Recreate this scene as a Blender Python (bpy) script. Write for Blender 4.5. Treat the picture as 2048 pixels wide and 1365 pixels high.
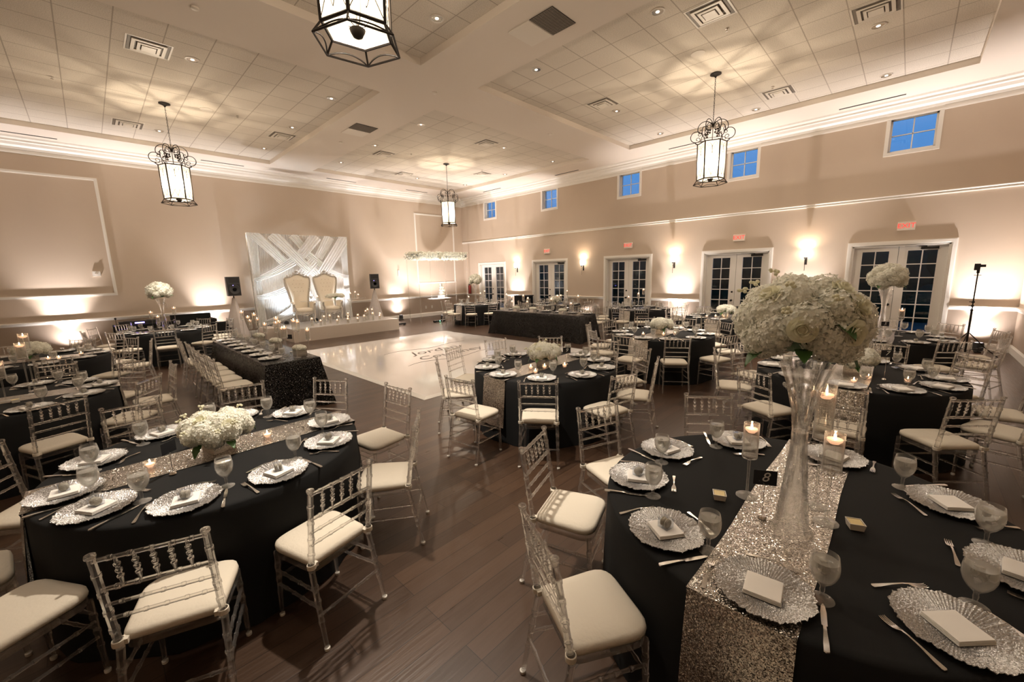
import bpy, bmesh, math, random
from mathutils import Vector, Matrix
PI = math.pi
rad = math.radians
RN = random.Random(11)
for o in list(bpy.data.objects):
    bpy.data.objects.remove(o)
S = bpy.context.scene
COL = S.collection

# ---------------------------------------------------------------- camera
CR = Vector((0.694344, -0.719215, -0.024824))
CU = Vector((0.136474, 0.097729, 0.985811))
CD = Vector((0.706584, 0.68788, -0.166012))
CAMZ = 1.98
cam = bpy.data.objects.new('camera', bpy.data.cameras.new('camera'))
COL.objects.link(cam)
cam.data.lens = 14.2457
cam.data.sensor_width = 36
cam.data.clip_start = 0.05
cam.data.clip_end = 200
M = Matrix((CR, CU, -CD)).transposed().to_4x4()
M.translation = Vector((0, 0, CAMZ))
cam.matrix_world = M
S.camera = cam

# ---------------------------------------------------------------- exposure, world
S.view_settings.view_transform = 'Standard'
S.view_settings.look = 'None'
S.view_settings.gamma = 1
S.view_settings.use_curve_mapping = False
S.view_settings.exposure = 1.7
S.cycles.use_denoising = True
S.cycles.max_bounces = 10
S.cycles.diffuse_bounces = 4
S.cycles.glossy_bounces = 4
S.cycles.transmission_bounces = 8
S.cycles.transparent_max_bounces = 24
S.cycles.caustics_reflective = False
S.cycles.caustics_refractive = False
S.cycles.sample_clamp_indirect = 4
S.cycles.use_light_tree = True
W = bpy.data.worlds.new('dusk_sky')
S.world = W
W.use_nodes = True
wn = W.node_tree.nodes
wn.clear()
bg = wn.new('ShaderNodeBackground')
wo = wn.new('ShaderNodeOutputWorld')
tc = wn.new('ShaderNodeTexCoord')
sx = wn.new('ShaderNodeSeparateXYZ')
cr = wn.new('ShaderNodeValToRGB')
cr.color_ramp.elements[0].color = (0.12, 0.20, 0.38, 1)
cr.color_ramp.elements[1].color = (0.085, 0.29, 0.68, 1)
cr.color_ramp.elements[1].position = 0.2
W.node_tree.links.new(tc.outputs['Generated'], sx.inputs[0])
W.node_tree.links.new(sx.outputs['Z'], cr.inputs[0])
W.node_tree.links.new(cr.outputs[0], bg.inputs['Color'])
bg.inputs['Strength'].default_value = 0.33
W.node_tree.links.new(bg.outputs[0], wo.inputs[0])

# ---------------------------------------------------------------- lights (fixtures are built further down)
def light(name, kind, loc, energy, color, size=0.05, target=None, angle=60, blend=0.5, parent=None):
    d = bpy.data.lights.new(name, kind)
    d.energy = energy
    d.color = color
    if kind == 'SPOT':
        d.spot_size = rad(angle)
        d.spot_blend = blend
    d.shadow_soft_size = size
    o = bpy.data.objects.new(name, d)
    COL.objects.link(o)
    o.location = loc
    if target is not None:
        v = Vector(target) - Vector(loc)
        o.rotation_euler = v.to_track_quat('-Z', 'Y').to_euler()
    return o

XW, YW, YB, XL = 13.65, 16.66, -1.75, -3.2      # door wall, stage wall, rear wall, far left wall
ZS, ZT, ZC = 5.68, 5.80, 5.40                     # soffit, tile plane, crown bottom
UPC = (1.0, 0.915, 0.89)
UPLIGHTS = [  # x, y, tilt target, energy, angle
    (13.37, 12.83, 290), (13.37, 9.20, 330), (13.37, 5.45, 330), (13.37, 2.05, 280), (13.37, -1.25, 330),
    (-0.55, 16.38, 300), (2.75, 16.38, 300), (9.65, 16.38, 190)]
for i, (x, y, e) in enumerate(UPLIGHTS):
    if x > 12:
        t = (13.50, y, 5.4)
    else:
        t = (x, 16.50, 5.4)
    light('uplight_beam', 'SPOT', (x, y, 0.26), e, UPC, 0.03, t, 66, 1.0)
    light('uplight_flood', 'SPOT', (x, y, 0.26), 25, UPC, 0.03, (x + (0.22 if x > 12 else 0), y + (0 if x > 12 else 0.22), 0.9), 135, 1.0)
light('corner_beam', 'SPOT', (10.62, 14.55, 0.26), 210, (1, 0.9, 0.87), 0.02, (11.4, 15.3, 3.0), 112, 0.4)
light('canopy_beam', 'SPOT', (10.1, 14.1, 0.12), 150, (1, 0.97, 0.95), 0.03, (10.7, 14.7, 2.8), 58, 0.8)
light('drape_beam', 'SPOT', (4.62, 15.42, 0.50), 330, (0.80, 0.90, 1.0), 0.05, (4.95, 16.2, 1.9), 100, 1.0)
light('drape_beam', 'SPOT', (5.62, 15.50, 0.50), 180, (0.90, 0.94, 1.0), 0.05, (5.62, 16.2, 2.2), 100, 1.0)
light('drape_beam', 'SPOT', (6.75, 15.42, 0.50), 260, (0.96, 0.96, 1.0), 0.05, (6.5, 16.2, 2.1), 100, 1.0)
LANTERNS = [(1.66, 3.15), (9.27, 3.16), (9.27, 12.02), (1.68, 12.0)]
for x, y in LANTERNS:
    light('lantern_bulb', 'POINT', (x, y, 4.14), 215, (1.0, 0.88, 0.74), 0.05)
CANS = [(6.5, 3.1), (6.5, 5.5), (9.5, 0.75), (12.0, 0.73), (12.0, 3.1), (11.93, 5.5), (9.5, 5.5), (4.2, 5.5), (4.2, 9.36), (6.5, 9.4),
        (1.8, 9.38), (1.8, 14.2), (4.16, 14.1), (4.18, 11.74), (9.5, 9.39), (11.9, 9.37), (11.94, 11.78), (6.45, 11.73), (6.48, 14.15), (9.7, 14.5), (11.95, 14.24),
        (1.8, 5.5), (4.2, 0.75), (1.8, 0.75), (4.2, 3.1), (6.5, 0.75), (-0.6, 3.1), (-0.6, 5.5)]
for x, y in CANS:   # the recessed cans are real, their dim light is added to brighten the room
    light('added_downlight', 'SPOT', (x, y, 5.78), 26, (1.0, 0.88, 0.74), 0.05, (x, y, 0), 120, 1.0)
SCONCES = [12.83, 9.25, 5.65, 2.05]
for y in SCONCES:
    light('sconce_bulb', 'POINT', (XW - 0.13, y, 2.36), 9, (1.0, 0.72, 0.48), 0.03)

# ---------------------------------------------------------------- materials
MATS = {}
def mat(name, color=(0.8, 0.8, 0.8), rough=0.5, metal=0.0, spec=0.5, emit=None, estr=0.0, bump=None, noise=None, coat=0.0, samp=True):
    if name in MATS:
        return MATS[name]
    m = bpy.data.materials.new(name)
    m.use_nodes = True
    nt = m.node_tree
    b = nt.nodes['Principled BSDF']
    b.inputs['Base Color'].default_value = (*color, 1)
    b.inputs['Roughness'].default_value = rough
    b.inputs['Metallic'].default_value = metal
    b.inputs['Specular IOR Level'].default_value = spec
    b.inputs['Coat Weight'].default_value = coat
    if emit:
        b.inputs['Emission Color'].default_value = (*emit, 1)
        b.inputs['Emission Strength'].default_value = estr
        if not samp:
            m.cycles.emission_sampling = 'NONE'
    if bump or noise:
        co = nt.nodes.new('ShaderNodeTexCoord')
        nz = nt.nodes.new('ShaderNodeTexNoise')
        nt.links.new(co.outputs['Object'], nz.inputs['Vector'])
        if noise:
            sc, amt = noise
            nz.inputs['Scale'].default_value = sc
            mx = nt.nodes.new('ShaderNodeMix')
            mx.data_type = 'RGBA'
            mx.inputs['A'].default_value = (*[c * (1 - amt) for c in color], 1)
            mx.inputs['B'].default_value = (*[min(1, c * (1 + amt)) for c in color], 1)
            nt.links.new(nz.outputs[0], mx.inputs['Factor'])
            nt.links.new(mx.outputs['Result'], b.inputs['Base Color'])
        if bump:
            sc, st = bump
            n2 = nt.nodes.new('ShaderNodeTexNoise')
            n2.inputs['Scale'].default_value = sc
            nt.links.new(co.outputs['Object'], n2.inputs['Vector'])
            bp = nt.nodes.new('ShaderNodeBump')
            bp.inputs['Strength'].default_value = st
            bp.inputs['Distance'].default_value = 0.01
            nt.links.new(n2.outputs[0], bp.inputs['Height'])
            nt.links.new(bp.outputs[0], b.inputs['Normal'])
    MATS[name] = m
    return m

def glassy(name, tint=(0.95, 0.95, 0.95), clear=0.5, ior=1.49, rough=0.02, body=None, bodyf=0.0):
    """clear plastic or glass: part straight see-through, part refracting, optional milky body"""
    m = bpy.data.materials.new(name)
    m.use_nodes = True
    nt = m.node_tree
    nt.nodes.clear()
    out = nt.nodes.new('ShaderNodeOutputMaterial')
    tr = nt.nodes.new('ShaderNodeBsdfTransparent')
    tr.inputs[0].default_value = (*tint, 1)
    gl = nt.nodes.new('ShaderNodeBsdfGlass')
    gl.inputs['Color'].default_value = (*tint, 1)
    gl.inputs['IOR'].default_value = ior
    gl.inputs['Roughness'].default_value = rough
    mx = nt.nodes.new('ShaderNodeMixShader')
    mx.inputs[0].default_value = 1 - clear
    nt.links.new(tr.outputs[0], mx.inputs[1])
    nt.links.new(gl.outputs[0], mx.inputs[2])
    last = mx
    if body:
        df = nt.nodes.new('ShaderNodeBsdfDiffuse')
        df.inputs[0].default_value = (*body, 1)
        tl = nt.nodes.new('ShaderNodeBsdfTranslucent')
        tl.inputs[0].default_value = (*body, 1)
        ad = nt.nodes.new('ShaderNodeMixShader')
        nt.links.new(df.outputs[0], ad.inputs[1])
        nt.links.new(tl.outputs[0], ad.inputs[2])
        m2 = nt.nodes.new('ShaderNodeMixShader')
        m2.inputs[0].default_value = bodyf
        nt.links.new(mx.outputs[0], m2.inputs[1])
        nt.links.new(ad.outputs[0], m2.inputs[2])
        last = m2
    nt.links.new(last.outputs[0], out.inputs[0])
    MATS[name] = m
    return m

def schlick(nt):
    lw = nt.nodes.new('ShaderNodeLayerWeight')
    lw.inputs[0].default_value = 0.5
    p = nt.nodes.new('ShaderNodeMath')
    p.operation = 'POWER'
    p.inputs[1].default_value = 5.0
    nt.links.new(lw.outputs['Facing'], p.inputs[0])
    q = nt.nodes.new('ShaderNodeMath')
    q.operation = 'MULTIPLY_ADD'
    q.inputs[1].default_value = 0.9
    q.inputs[2].default_value = 0.045
    nt.links.new(p.outputs[0], q.inputs[0])
    return q

def thin(name, tint=(0.97, 0.97, 0.96), rim=(0.92, 0.89, 0.85), rimf=0.6, body=0.03):
    """hollow glassware: clear in the middle, reflecting, with bright edge highlights painted in by view angle"""
    m = bpy.data.materials.new(name)
    m.use_nodes = True
    nt = m.node_tree
    nt.nodes.clear()
    out = nt.nodes.new('ShaderNodeOutputMaterial')
    tr = nt.nodes.new('ShaderNodeBsdfTransparent')
    tr.inputs[0].default_value = (*tint, 1)
    gl = nt.nodes.new('ShaderNodeBsdfGlossy')
    gl.inputs['Roughness'].default_value = 0.05
    gl.inputs['Color'].default_value = (1, 1, 1, 1)
    df = nt.nodes.new('ShaderNodeBsdfDiffuse')
    df.inputs[0].default_value = (*rim, 1)  # edge glint of the glass, painted as pale diffuse colour
    tl = nt.nodes.new('ShaderNodeBsdfTranslucent')
    tl.inputs[0].default_value = (*rim, 1)
    dt = nt.nodes.new('ShaderNodeMixShader')
    nt.links.new(df.outputs[0], dt.inputs[1])
    nt.links.new(tl.outputs[0], dt.inputs[2])
    lw = nt.nodes.new('ShaderNodeLayerWeight')
    lw.inputs[0].default_value = 0.5
    pw = nt.nodes.new('ShaderNodeMath')
    pw.operation = 'POWER'
    pw.inputs[1].default_value = 2.4
    nt.links.new(lw.outputs['Facing'], pw.inputs[0])
    ma = nt.nodes.new('ShaderNodeMath')
    ma.operation = 'MULTIPLY_ADD'
    ma.inputs[1].default_value = rimf
    ma.inputs[2].default_value = body
    nt.links.new(pw.outputs[0], ma.inputs[0])
    fr = schlick(nt)
    m1 = nt.nodes.new('ShaderNodeMixShader')
    nt.links.new(ma.outputs[0], m1.inputs[0])
    nt.links.new(tr.outputs[0], m1.inputs[1])
    nt.links.new(dt.outputs[0], m1.inputs[2])
    m2 = nt.nodes.new('ShaderNodeMixShader')
    nt.links.new(fr.outputs[0], m2.inputs[0])
    nt.links.new(m1.outputs[0], m2.inputs[1])
    nt.links.new(gl.outputs[0], m2.inputs[2])
    nt.links.new(m2.outputs[0], out.inputs[0])
    MATS[name] = m
    return m

def pane_mat(name, tint):
    m = bpy.data.materials.new(name)
    m.use_nodes = True
    nt = m.node_tree
    nt.nodes.clear()
    out = nt.nodes.new('ShaderNodeOutputMaterial')
    tr = nt.nodes.new('ShaderNodeBsdfTransparent')
    tr.inputs[0].default_value = (*tint, 1)
    gl = nt.nodes.new('ShaderNodeBsdfGlossy')
    gl.inputs['Roughness'].default_value = 0.02
    gl.inputs['Color'].default_value = (1, 1, 1, 1)
    fr = schlick(nt)
    mx = nt.nodes.new('ShaderNodeMixShader')
    nt.links.new(fr.outputs[0], mx.inputs[0])
    nt.links.new(tr.outputs[0], mx.inputs[1])
    nt.links.new(gl.outputs[0], mx.inputs[2])
    nt.links.new(mx.outputs[0], out.inputs[0])
    MATS[name] = m
    return m

def sequin(name, color, scale, tilt, metal=1.0, rough=0.3, dark=0.3):
    m = mat(name, color, rough, metal)
    nt = m.node_tree
    b = nt.nodes['Principled BSDF']
    co = nt.nodes.new('ShaderNodeTexCoord')
    vo = nt.nodes.new('ShaderNodeTexVoronoi')
    vo.inputs['Scale'].default_value = scale
    nt.links.new(co.outputs['Object'], vo.inputs['Vector'])
    s1 = nt.nodes.new('ShaderNodeVectorMath')
    s1.operation = 'SUBTRACT'
    s1.inputs[1].default_value = (0.5, 0.5, 0.5)
    nt.links.new(vo.outputs['Color'], s1.inputs[0])
    s2 = nt.nodes.new('ShaderNodeVectorMath')
    s2.operation = 'SCALE'
    s2.inputs['Scale'].default_value = tilt
    nt.links.new(s1.outputs[0], s2.inputs[0])
    ge = nt.nodes.new('ShaderNodeNewGeometry')
    s3 = nt.nodes.new('ShaderNodeVectorMath')
    s3.operation = 'ADD'
    nt.links.new(ge.outputs['Normal'], s3.inputs[0])
    nt.links.new(s2.outputs[0], s3.inputs[1])
    s4 = nt.nodes.new('ShaderNodeVectorMath')
    s4.operation = 'NORMALIZE'
    nt.links.new(s3.outputs[0], s4.inputs[0])
    nt.links.new(s4.outputs[0], b.inputs['Normal'])
    sp = nt.nodes.new('ShaderNodeSeparateColor')
    nt.links.new(vo.outputs['Color'], sp.inputs[0])
    mx = nt.nodes.new('ShaderNodeMix')
    mx.data_type = 'RGBA'
    mx.inputs['A'].default_value = (*[c * dark for c in color], 1)
    mx.inputs['B'].default_value = (*color, 1)
    nt.links.new(sp.outputs[1], mx.inputs['Factor'])
    nt.links.new(mx.outputs['Result'], b.inputs['Base Color'])
    return m

mat('paint_upper', (0.57, 0.47, 0.375), 0.75, spec=0.25, noise=(3, 0.02))
mat('paint_lower', (0.36, 0.285, 0.225), 0.75, spec=0.25)
mat('trim_white', (0.80, 0.765, 0.71), 0.42)
mat('soffit', (0.74, 0.665, 0.585), 0.85, spec=0.2)
mat('black_metal', (0.02, 0.017, 0.014), 0.45, 0.6)
mat('bronze_metal', (0.022, 0.016, 0.012), 0.55, 0.2)
mat('black_plastic', (0.018, 0.018, 0.02), 0.5)
mat('dark_plastic', (0.045, 0.045, 0.048), 0.6)
mat('cushion_fabric', (0.70, 0.635, 0.53), 0.8, spec=0.2, bump=(60, 0.15))
mat('cushion_tie', (0.72, 0.66, 0.56), 0.8, spec=0.2)
mat('black_cloth', (0.010, 0.0105, 0.011), 0.85, spec=0.25, bump=(900, 0.25))
mat('white_linen', (0.90, 0.87, 0.83), 0.8, spec=0.2)
mat('stem_green', (0.05, 0.12, 0.025), 0.5)
mat('leaf', (0.045, 0.12, 0.025), 0.45, noise=(30, 0.3))
mat('rubber_white', (0.75, 0.72, 0.66), 0.5)
mat('chrome', (0.75, 0.73, 0.70), 0.18, 1.0)
mat('cutlery', (0.72, 0.69, 0.65), 0.22, 1.0)
mat('butter', (0.80, 0.64, 0.30), 0.5)
mat('ceramic', (0.78, 0.74, 0.66), 0.3)
mat('macaron', (0.62, 0.56, 0.45), 0.8, bump=(200, 0.4))
mat('white_gloss', (0.80, 0.76, 0.73), 0.10, coat=0.3)
mat('stage_side', (0.66, 0.58, 0.50), 0.45)
mat('card_black', (0.008, 0.009, 0.012), 0.5)
mat('ink_white', (0.85, 0.85, 0.83), 0.6)
mat('ink_black', (0.14, 0.125, 0.115), 0.5)
mat('leather', (0.86, 0.78, 0.65), 0.42, spec=0.5, bump=(80, 0.1))
mat('silver_carved', (0.62, 0.60, 0.57), 0.25, 0.9, bump=(90, 0.8))
mat('button', (0.55, 0.45, 0.32), 0.3, 0.4)
mat('wax', (0.95, 0.62, 0.45), 0.5, emit=(1, 0.50, 0.28), estr=0.38, samp=False)
mat('flame', (1, 0.8, 0.5), 0.5, emit=(1, 0.72, 0.42), estr=11, samp=False)
def lantern_glass():
    m = bpy.data.materials.new('lantern_glass')
    m.use_nodes = True
    nt = m.node_tree
    nt.nodes.clear()
    out = nt.nodes.new('ShaderNodeOutputMaterial')
    tr = nt.nodes.new('ShaderNodeBsdfTransparent')
    tr.inputs[0].default_value = (1, 0.97, 0.92, 1)
    tl = nt.nodes.new('ShaderNodeBsdfTranslucent')
    tl.inputs[0].default_value = (0.022, 0.019, 0.015, 1)
    em = nt.nodes.new('ShaderNodeEmission')
    em.inputs[0].default_value = (1.0, 0.80, 0.56, 1)
    em.inputs[1].default_value = 0.40
    ad = nt.nodes.new('ShaderNodeAddShader')
    mx = nt.nodes.new('ShaderNodeMixShader')
    mx.inputs[0].default_value = 0.5
    dfn = nt.nodes.new('ShaderNodeBsdfDiffuse')
    dfn.inputs[0].default_value = (0.030, 0.026, 0.020, 1)
    dm = nt.nodes.new('ShaderNodeAddShader')
    nt.links.new(tl.outputs[0], dm.inputs[0])
    nt.links.new(dfn.outputs[0], dm.inputs[1])
    nt.links.new(dm.outputs[0], ad.inputs[0])
    nt.links.new(em.outputs[0], ad.inputs[1])
    nt.links.new(tr.outputs[0], mx.inputs[1])
    nt.links.new(ad.outputs[0], mx.inputs[2])
    nt.links.new(mx.outputs[0], out.inputs[0])
    m.cycles.emission_sampling = 'NONE'
    MATS['panel_glow'] = m
lantern_glass()
mat('added_can_glow', (1, 1, 1), 0.5, emit=(1, 0.9, 0.75), estr=0.8, samp=False)  # faint glow added to the recessed cans
mat('bulb', (1, 1, 1), 0.5, emit=(1, 0.85, 0.65), estr=12, samp=False)
mat('shade_glow', (1, 1, 1), 0.5, emit=(1, 0.86, 0.66), estr=6)
mat('exit_face', (0.82, 0.75, 0.66), 0.5)
mat('exit_letter', (0.8, 0.06, 0.05), 0.5, emit=(1, 0.07, 0.06), estr=0.30, samp=False)
mat('can_trim', (0.66, 0.60, 0.53), 0.35)
mat('can_reflector', (0.72, 0.70, 0.66), 0.12, 1.0)
mat('vent_white', (0.76, 0.70, 0.62), 0.45)
mat('vent_dark', (0.03, 0.028, 0.025), 0.8)
mat('grille_gray', (0.20, 0.17, 0.14), 0.6)
mat('red_paint', (0.20, 0.015, 0.012), 0.3)
mat('led_blue', (0.1, 0.1, 1), 0.5, emit=(0.25, 0.2, 1), estr=4, samp=False)
mat('led_green', (0.1, 1, 0.3), 0.5, emit=(0.1, 1, 0.45), estr=11, samp=False)
mat('led_red', (1, 0.1, 0.1), 0.5, emit=(1, 0.08, 0.06), estr=10, samp=False)
mat('lens_glow', (1, 1, 1), 0.5, emit=(1, 0.9, 0.85), estr=20, samp=False)
mat('icing', (0.86, 0.84, 0.82), 0.5)
mat('hedge_leaf', (0.012, 0.035, 0.012), 0.7, noise=(6, 0.8), bump=(8, 1.0))
mat('patio_stone', (0.10, 0.09, 0.08), 0.8, noise=(4, 0.4))
mat('silver_glass', (0.56, 0.555, 0.55), 0.25, 0.7, bump=(120, 0.7))
mat('mirror_box', (0.70, 0.67, 0.62), 0.14, 0.9, bump=(90, 0.3))
pane_mat('door_glass', (0.80, 0.82, 0.85))
pane_mat('window_glass', (0.92, 0.95, 0.97))
glassy('acrylic', (0.99, 0.985, 0.975), 0.42, 1.49, 0.0, (0.88, 0.84, 0.80), 0.045)
glassy('crystal', (0.985, 0.985, 0.98), 0.6, 1.5, 0.0)
thin('clear_glass')
thin('vase_glass', rimf=0.8, body=0.05)
thin('water', (0.93, 0.93, 0.92), (0.88, 0.86, 0.82), 0.35, 0.27)
thin('candle_water', (0.95, 0.95, 0.94), (0.85, 0.82, 0.78), 0.35, 0.08)
sequin('sequin_silver', (0.86, 0.82, 0.77), 270, 0.85, 1.0, 0.2, 0.4)
sequin('sequin_black', (0.045, 0.042, 0.04), 130, 1.1, 0.85, 0.22, 0.15)

# petals: creamy white, soft light passes through
def petal_mat(name, col):
    m = bpy.data.materials.new(name)
    m.use_nodes = True
    nt = m.node_tree
    nt.nodes.clear()
    out = nt.nodes.new('ShaderNodeOutputMaterial')
    df = nt.nodes.new('ShaderNodeBsdfDiffuse')
    tl = nt.nodes.new('ShaderNodeBsdfTranslucent')
    mx = nt.nodes.new('ShaderNodeMixShader')
    mx.inputs[0].default_value = 0.3
    co = nt.nodes.new('ShaderNodeTexCoord')
    nz = nt.nodes.new('ShaderNodeTexNoise')
    nz.inputs['Scale'].default_value = 9
    nt.links.new(co.outputs['Object'], nz.inputs['Vector'])
    cx = nt.nodes.new('ShaderNodeMix')
    cx.data_type = 'RGBA'
    cx.inputs['A'].default_value = (*[c * 0.9 for c in col[:2]], col[2] * 0.86, 1)
    cx.inputs['B'].default_value = (*[min(1, c * 1.06) for c in col], 1)
    nt.links.new(nz.outputs[0], cx.inputs['Factor'])
    nt.links.new(cx.outputs['Result'], df.inputs[0])
    nt.links.new(cx.outputs['Result'], tl.inputs[0])
    nt.links.new(df.outputs[0], mx.inputs[1])
    nt.links.new(tl.outputs[0], mx.inputs[2])
    nt.links.new(mx.outputs[0], out.inputs[0])
    MATS[name] = m
petal_mat('petal', (0.97, 0.95, 0.88))
petal_mat('rose_petal', (0.90, 0.88, 0.72))
petal_mat('sheer', (0.95, 0.95, 0.97))
def sheer_back():
    m = MATS['sheer'].copy()
    m.name = 'sheer_back'
    nt = m.node_tree
    out = [n for n in nt.nodes if n.type == 'OUTPUT_MATERIAL'][0]
    src = out.inputs[0].links[0].from_socket
    tr = nt.nodes.new('ShaderNodeBsdfTransparent')
    mx = nt.nodes.new('ShaderNodeMixShader')
    mx.inputs[0].default_value = 0.42
    nt.links.new(tr.outputs[0], mx.inputs[1])
    nt.links.new(src, mx.inputs[2])
    nt.links.new(mx.outputs[0], out.inputs[0])
    MATS['sheer_back'] = m
sheer_back()
petal_mat('scrim', (0.80, 0.74, 0.72))

# wood planks running along X
m = mat('wood_floor', (0.1, 0.05, 0.03), 0.3)
nt = m.node_tree
b = nt.nodes['Principled BSDF']
co = nt.nodes.new('ShaderNodeTexCoord')
br = nt.nodes.new('ShaderNodeTexBrick')
br.offset = 0.37
br.offset_frequency = 3
br.squash = 1.0
br.inputs['Scale'].default_value = 1.0
br.inputs['Mortar Size'].default_value = 0.0018
br.inputs['Brick Width'].default_value = 1.15
br.inputs['Row Height'].default_value = 0.127
br.inputs['Color1'].default_value = (0, 0, 0, 1)
br.inputs['Color2'].default_value = (1, 1, 1, 1)
br.inputs['Mortar'].default_value = (0.5, 0.5, 0.5, 1)
nt.links.new(co.outputs['Object'], br.inputs['Vector'])
mp = nt.nodes.new('ShaderNodeMapping')
mp.inputs['Scale'].default_value = (1.6, 26, 1)
nt.links.new(co.outputs['Object'], mp.inputs['Vector'])
nz = nt.nodes.new('ShaderNodeTexNoise')
nz.inputs['Scale'].default_value = 2.2
nz.inputs['Detail'].default_value = 6
nt.links.new(mp.outputs[0], nz.inputs['Vector'])
c1 = nt.nodes.new('ShaderNodeValToRGB')
c1.color_ramp.elements[0].color = (0.032, 0.0180, 0.0115, 1)
c1.color_ramp.elements[1].color = (0.092, 0.052, 0.031, 1)
ad = nt.nodes.new('ShaderNodeMix')
ad.inputs['Factor'].default_value = 0.45
nt.links.new(br.outputs['Color'], ad.inputs['A'])
nt.links.new(nz.outputs[0], ad.inputs['B'])
nt.links.new(ad.outputs['Result'], c1.inputs[0])
mk = nt.nodes.new('ShaderNodeMix')
mk.data_type = 'RGBA'
mk.inputs['B'].default_value = (0.012, 0.006, 0.004, 1)
nt.links.new(br.outputs['Fac'], mk.inputs['Factor'])
nt.links.new(c1.outputs[0], mk.inputs['A'])
nt.links.new(mk.outputs['Result'], b.inputs['Base Color'])
rr = nt.nodes.new('ShaderNodeMapRange')
rr.inputs['To Min'].default_value = 0.22
rr.inputs['To Max'].default_value = 0.42
nt.links.new(nz.outputs[0], rr.inputs['Value'])
nt.links.new(rr.outputs[0], b.inputs['Roughness'])
bp = nt.nodes.new('ShaderNodeBump')
bp.inputs['Strength'].default_value = 0.25
bp.inputs['Distance'].default_value = 0.004
nt.links.new(nz.outputs[0], bp.inputs['Height'])
nt.links.new(bp.outputs[0], b.inputs['Normal'])

# acoustic ceiling tiles, 0.6 m grid
m = mat('ceiling_tile', (0.7, 0.65, 0.57), 0.9, spec=0.1)
nt = m.node_tree
b = nt.nodes['Principled BSDF']
co = nt.nodes.new('ShaderNodeTexCoord')
mp = nt.nodes.new('ShaderNodeMapping')
mp.inputs['Location'].default_value = (-0.17, 0.15, 0)
nt.links.new(co.outputs['Object'], mp.inputs['Vector'])
br = nt.nodes.new('ShaderNodeTexBrick')
br.offset = 0
br.inputs['Scale'].default_value = 1
br.inputs['Brick Width'].default_value = 0.6
br.inputs['Row Height'].default_value = 0.6
br.inputs['Mortar Size'].default_value = 0.009
br.inputs['Mortar Smooth'].default_value = 0.2
nt.links.new(mp.outputs[0], br.inputs['Vector'])
nz = nt.nodes.new('ShaderNodeTexNoise')
nz.inputs['Scale'].default_value = 90
nz.inputs['Detail'].default_value = 3
nt.links.new(co.outputs['Object'], nz.inputs['Vector'])
c1 = nt.nodes.new('ShaderNodeValToRGB')
c1.color_ramp.elements[0].position = 0.35
c1.color_ramp.elements[0].color = (0.55, 0.50, 0.43, 1)
c1.color_ramp.elements[1].position = 0.55
c1.color_ramp.elements[1].color = (0.74, 0.675, 0.59, 1)
nt.links.new(nz.outputs[0], c1.inputs[0])
mk = nt.nodes.new('ShaderNodeMix')
mk.data_type = 'RGBA'
mk.inputs['B'].default_value = (0.44, 0.385, 0.325, 1)
nt.links.new(br.outputs['Fac'], mk.inputs['Factor'])
nt.links.new(c1.outputs[0], mk.inputs['A'])
nt.links.new(mk.outputs['Result'], b.inputs['Base Color'])

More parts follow.
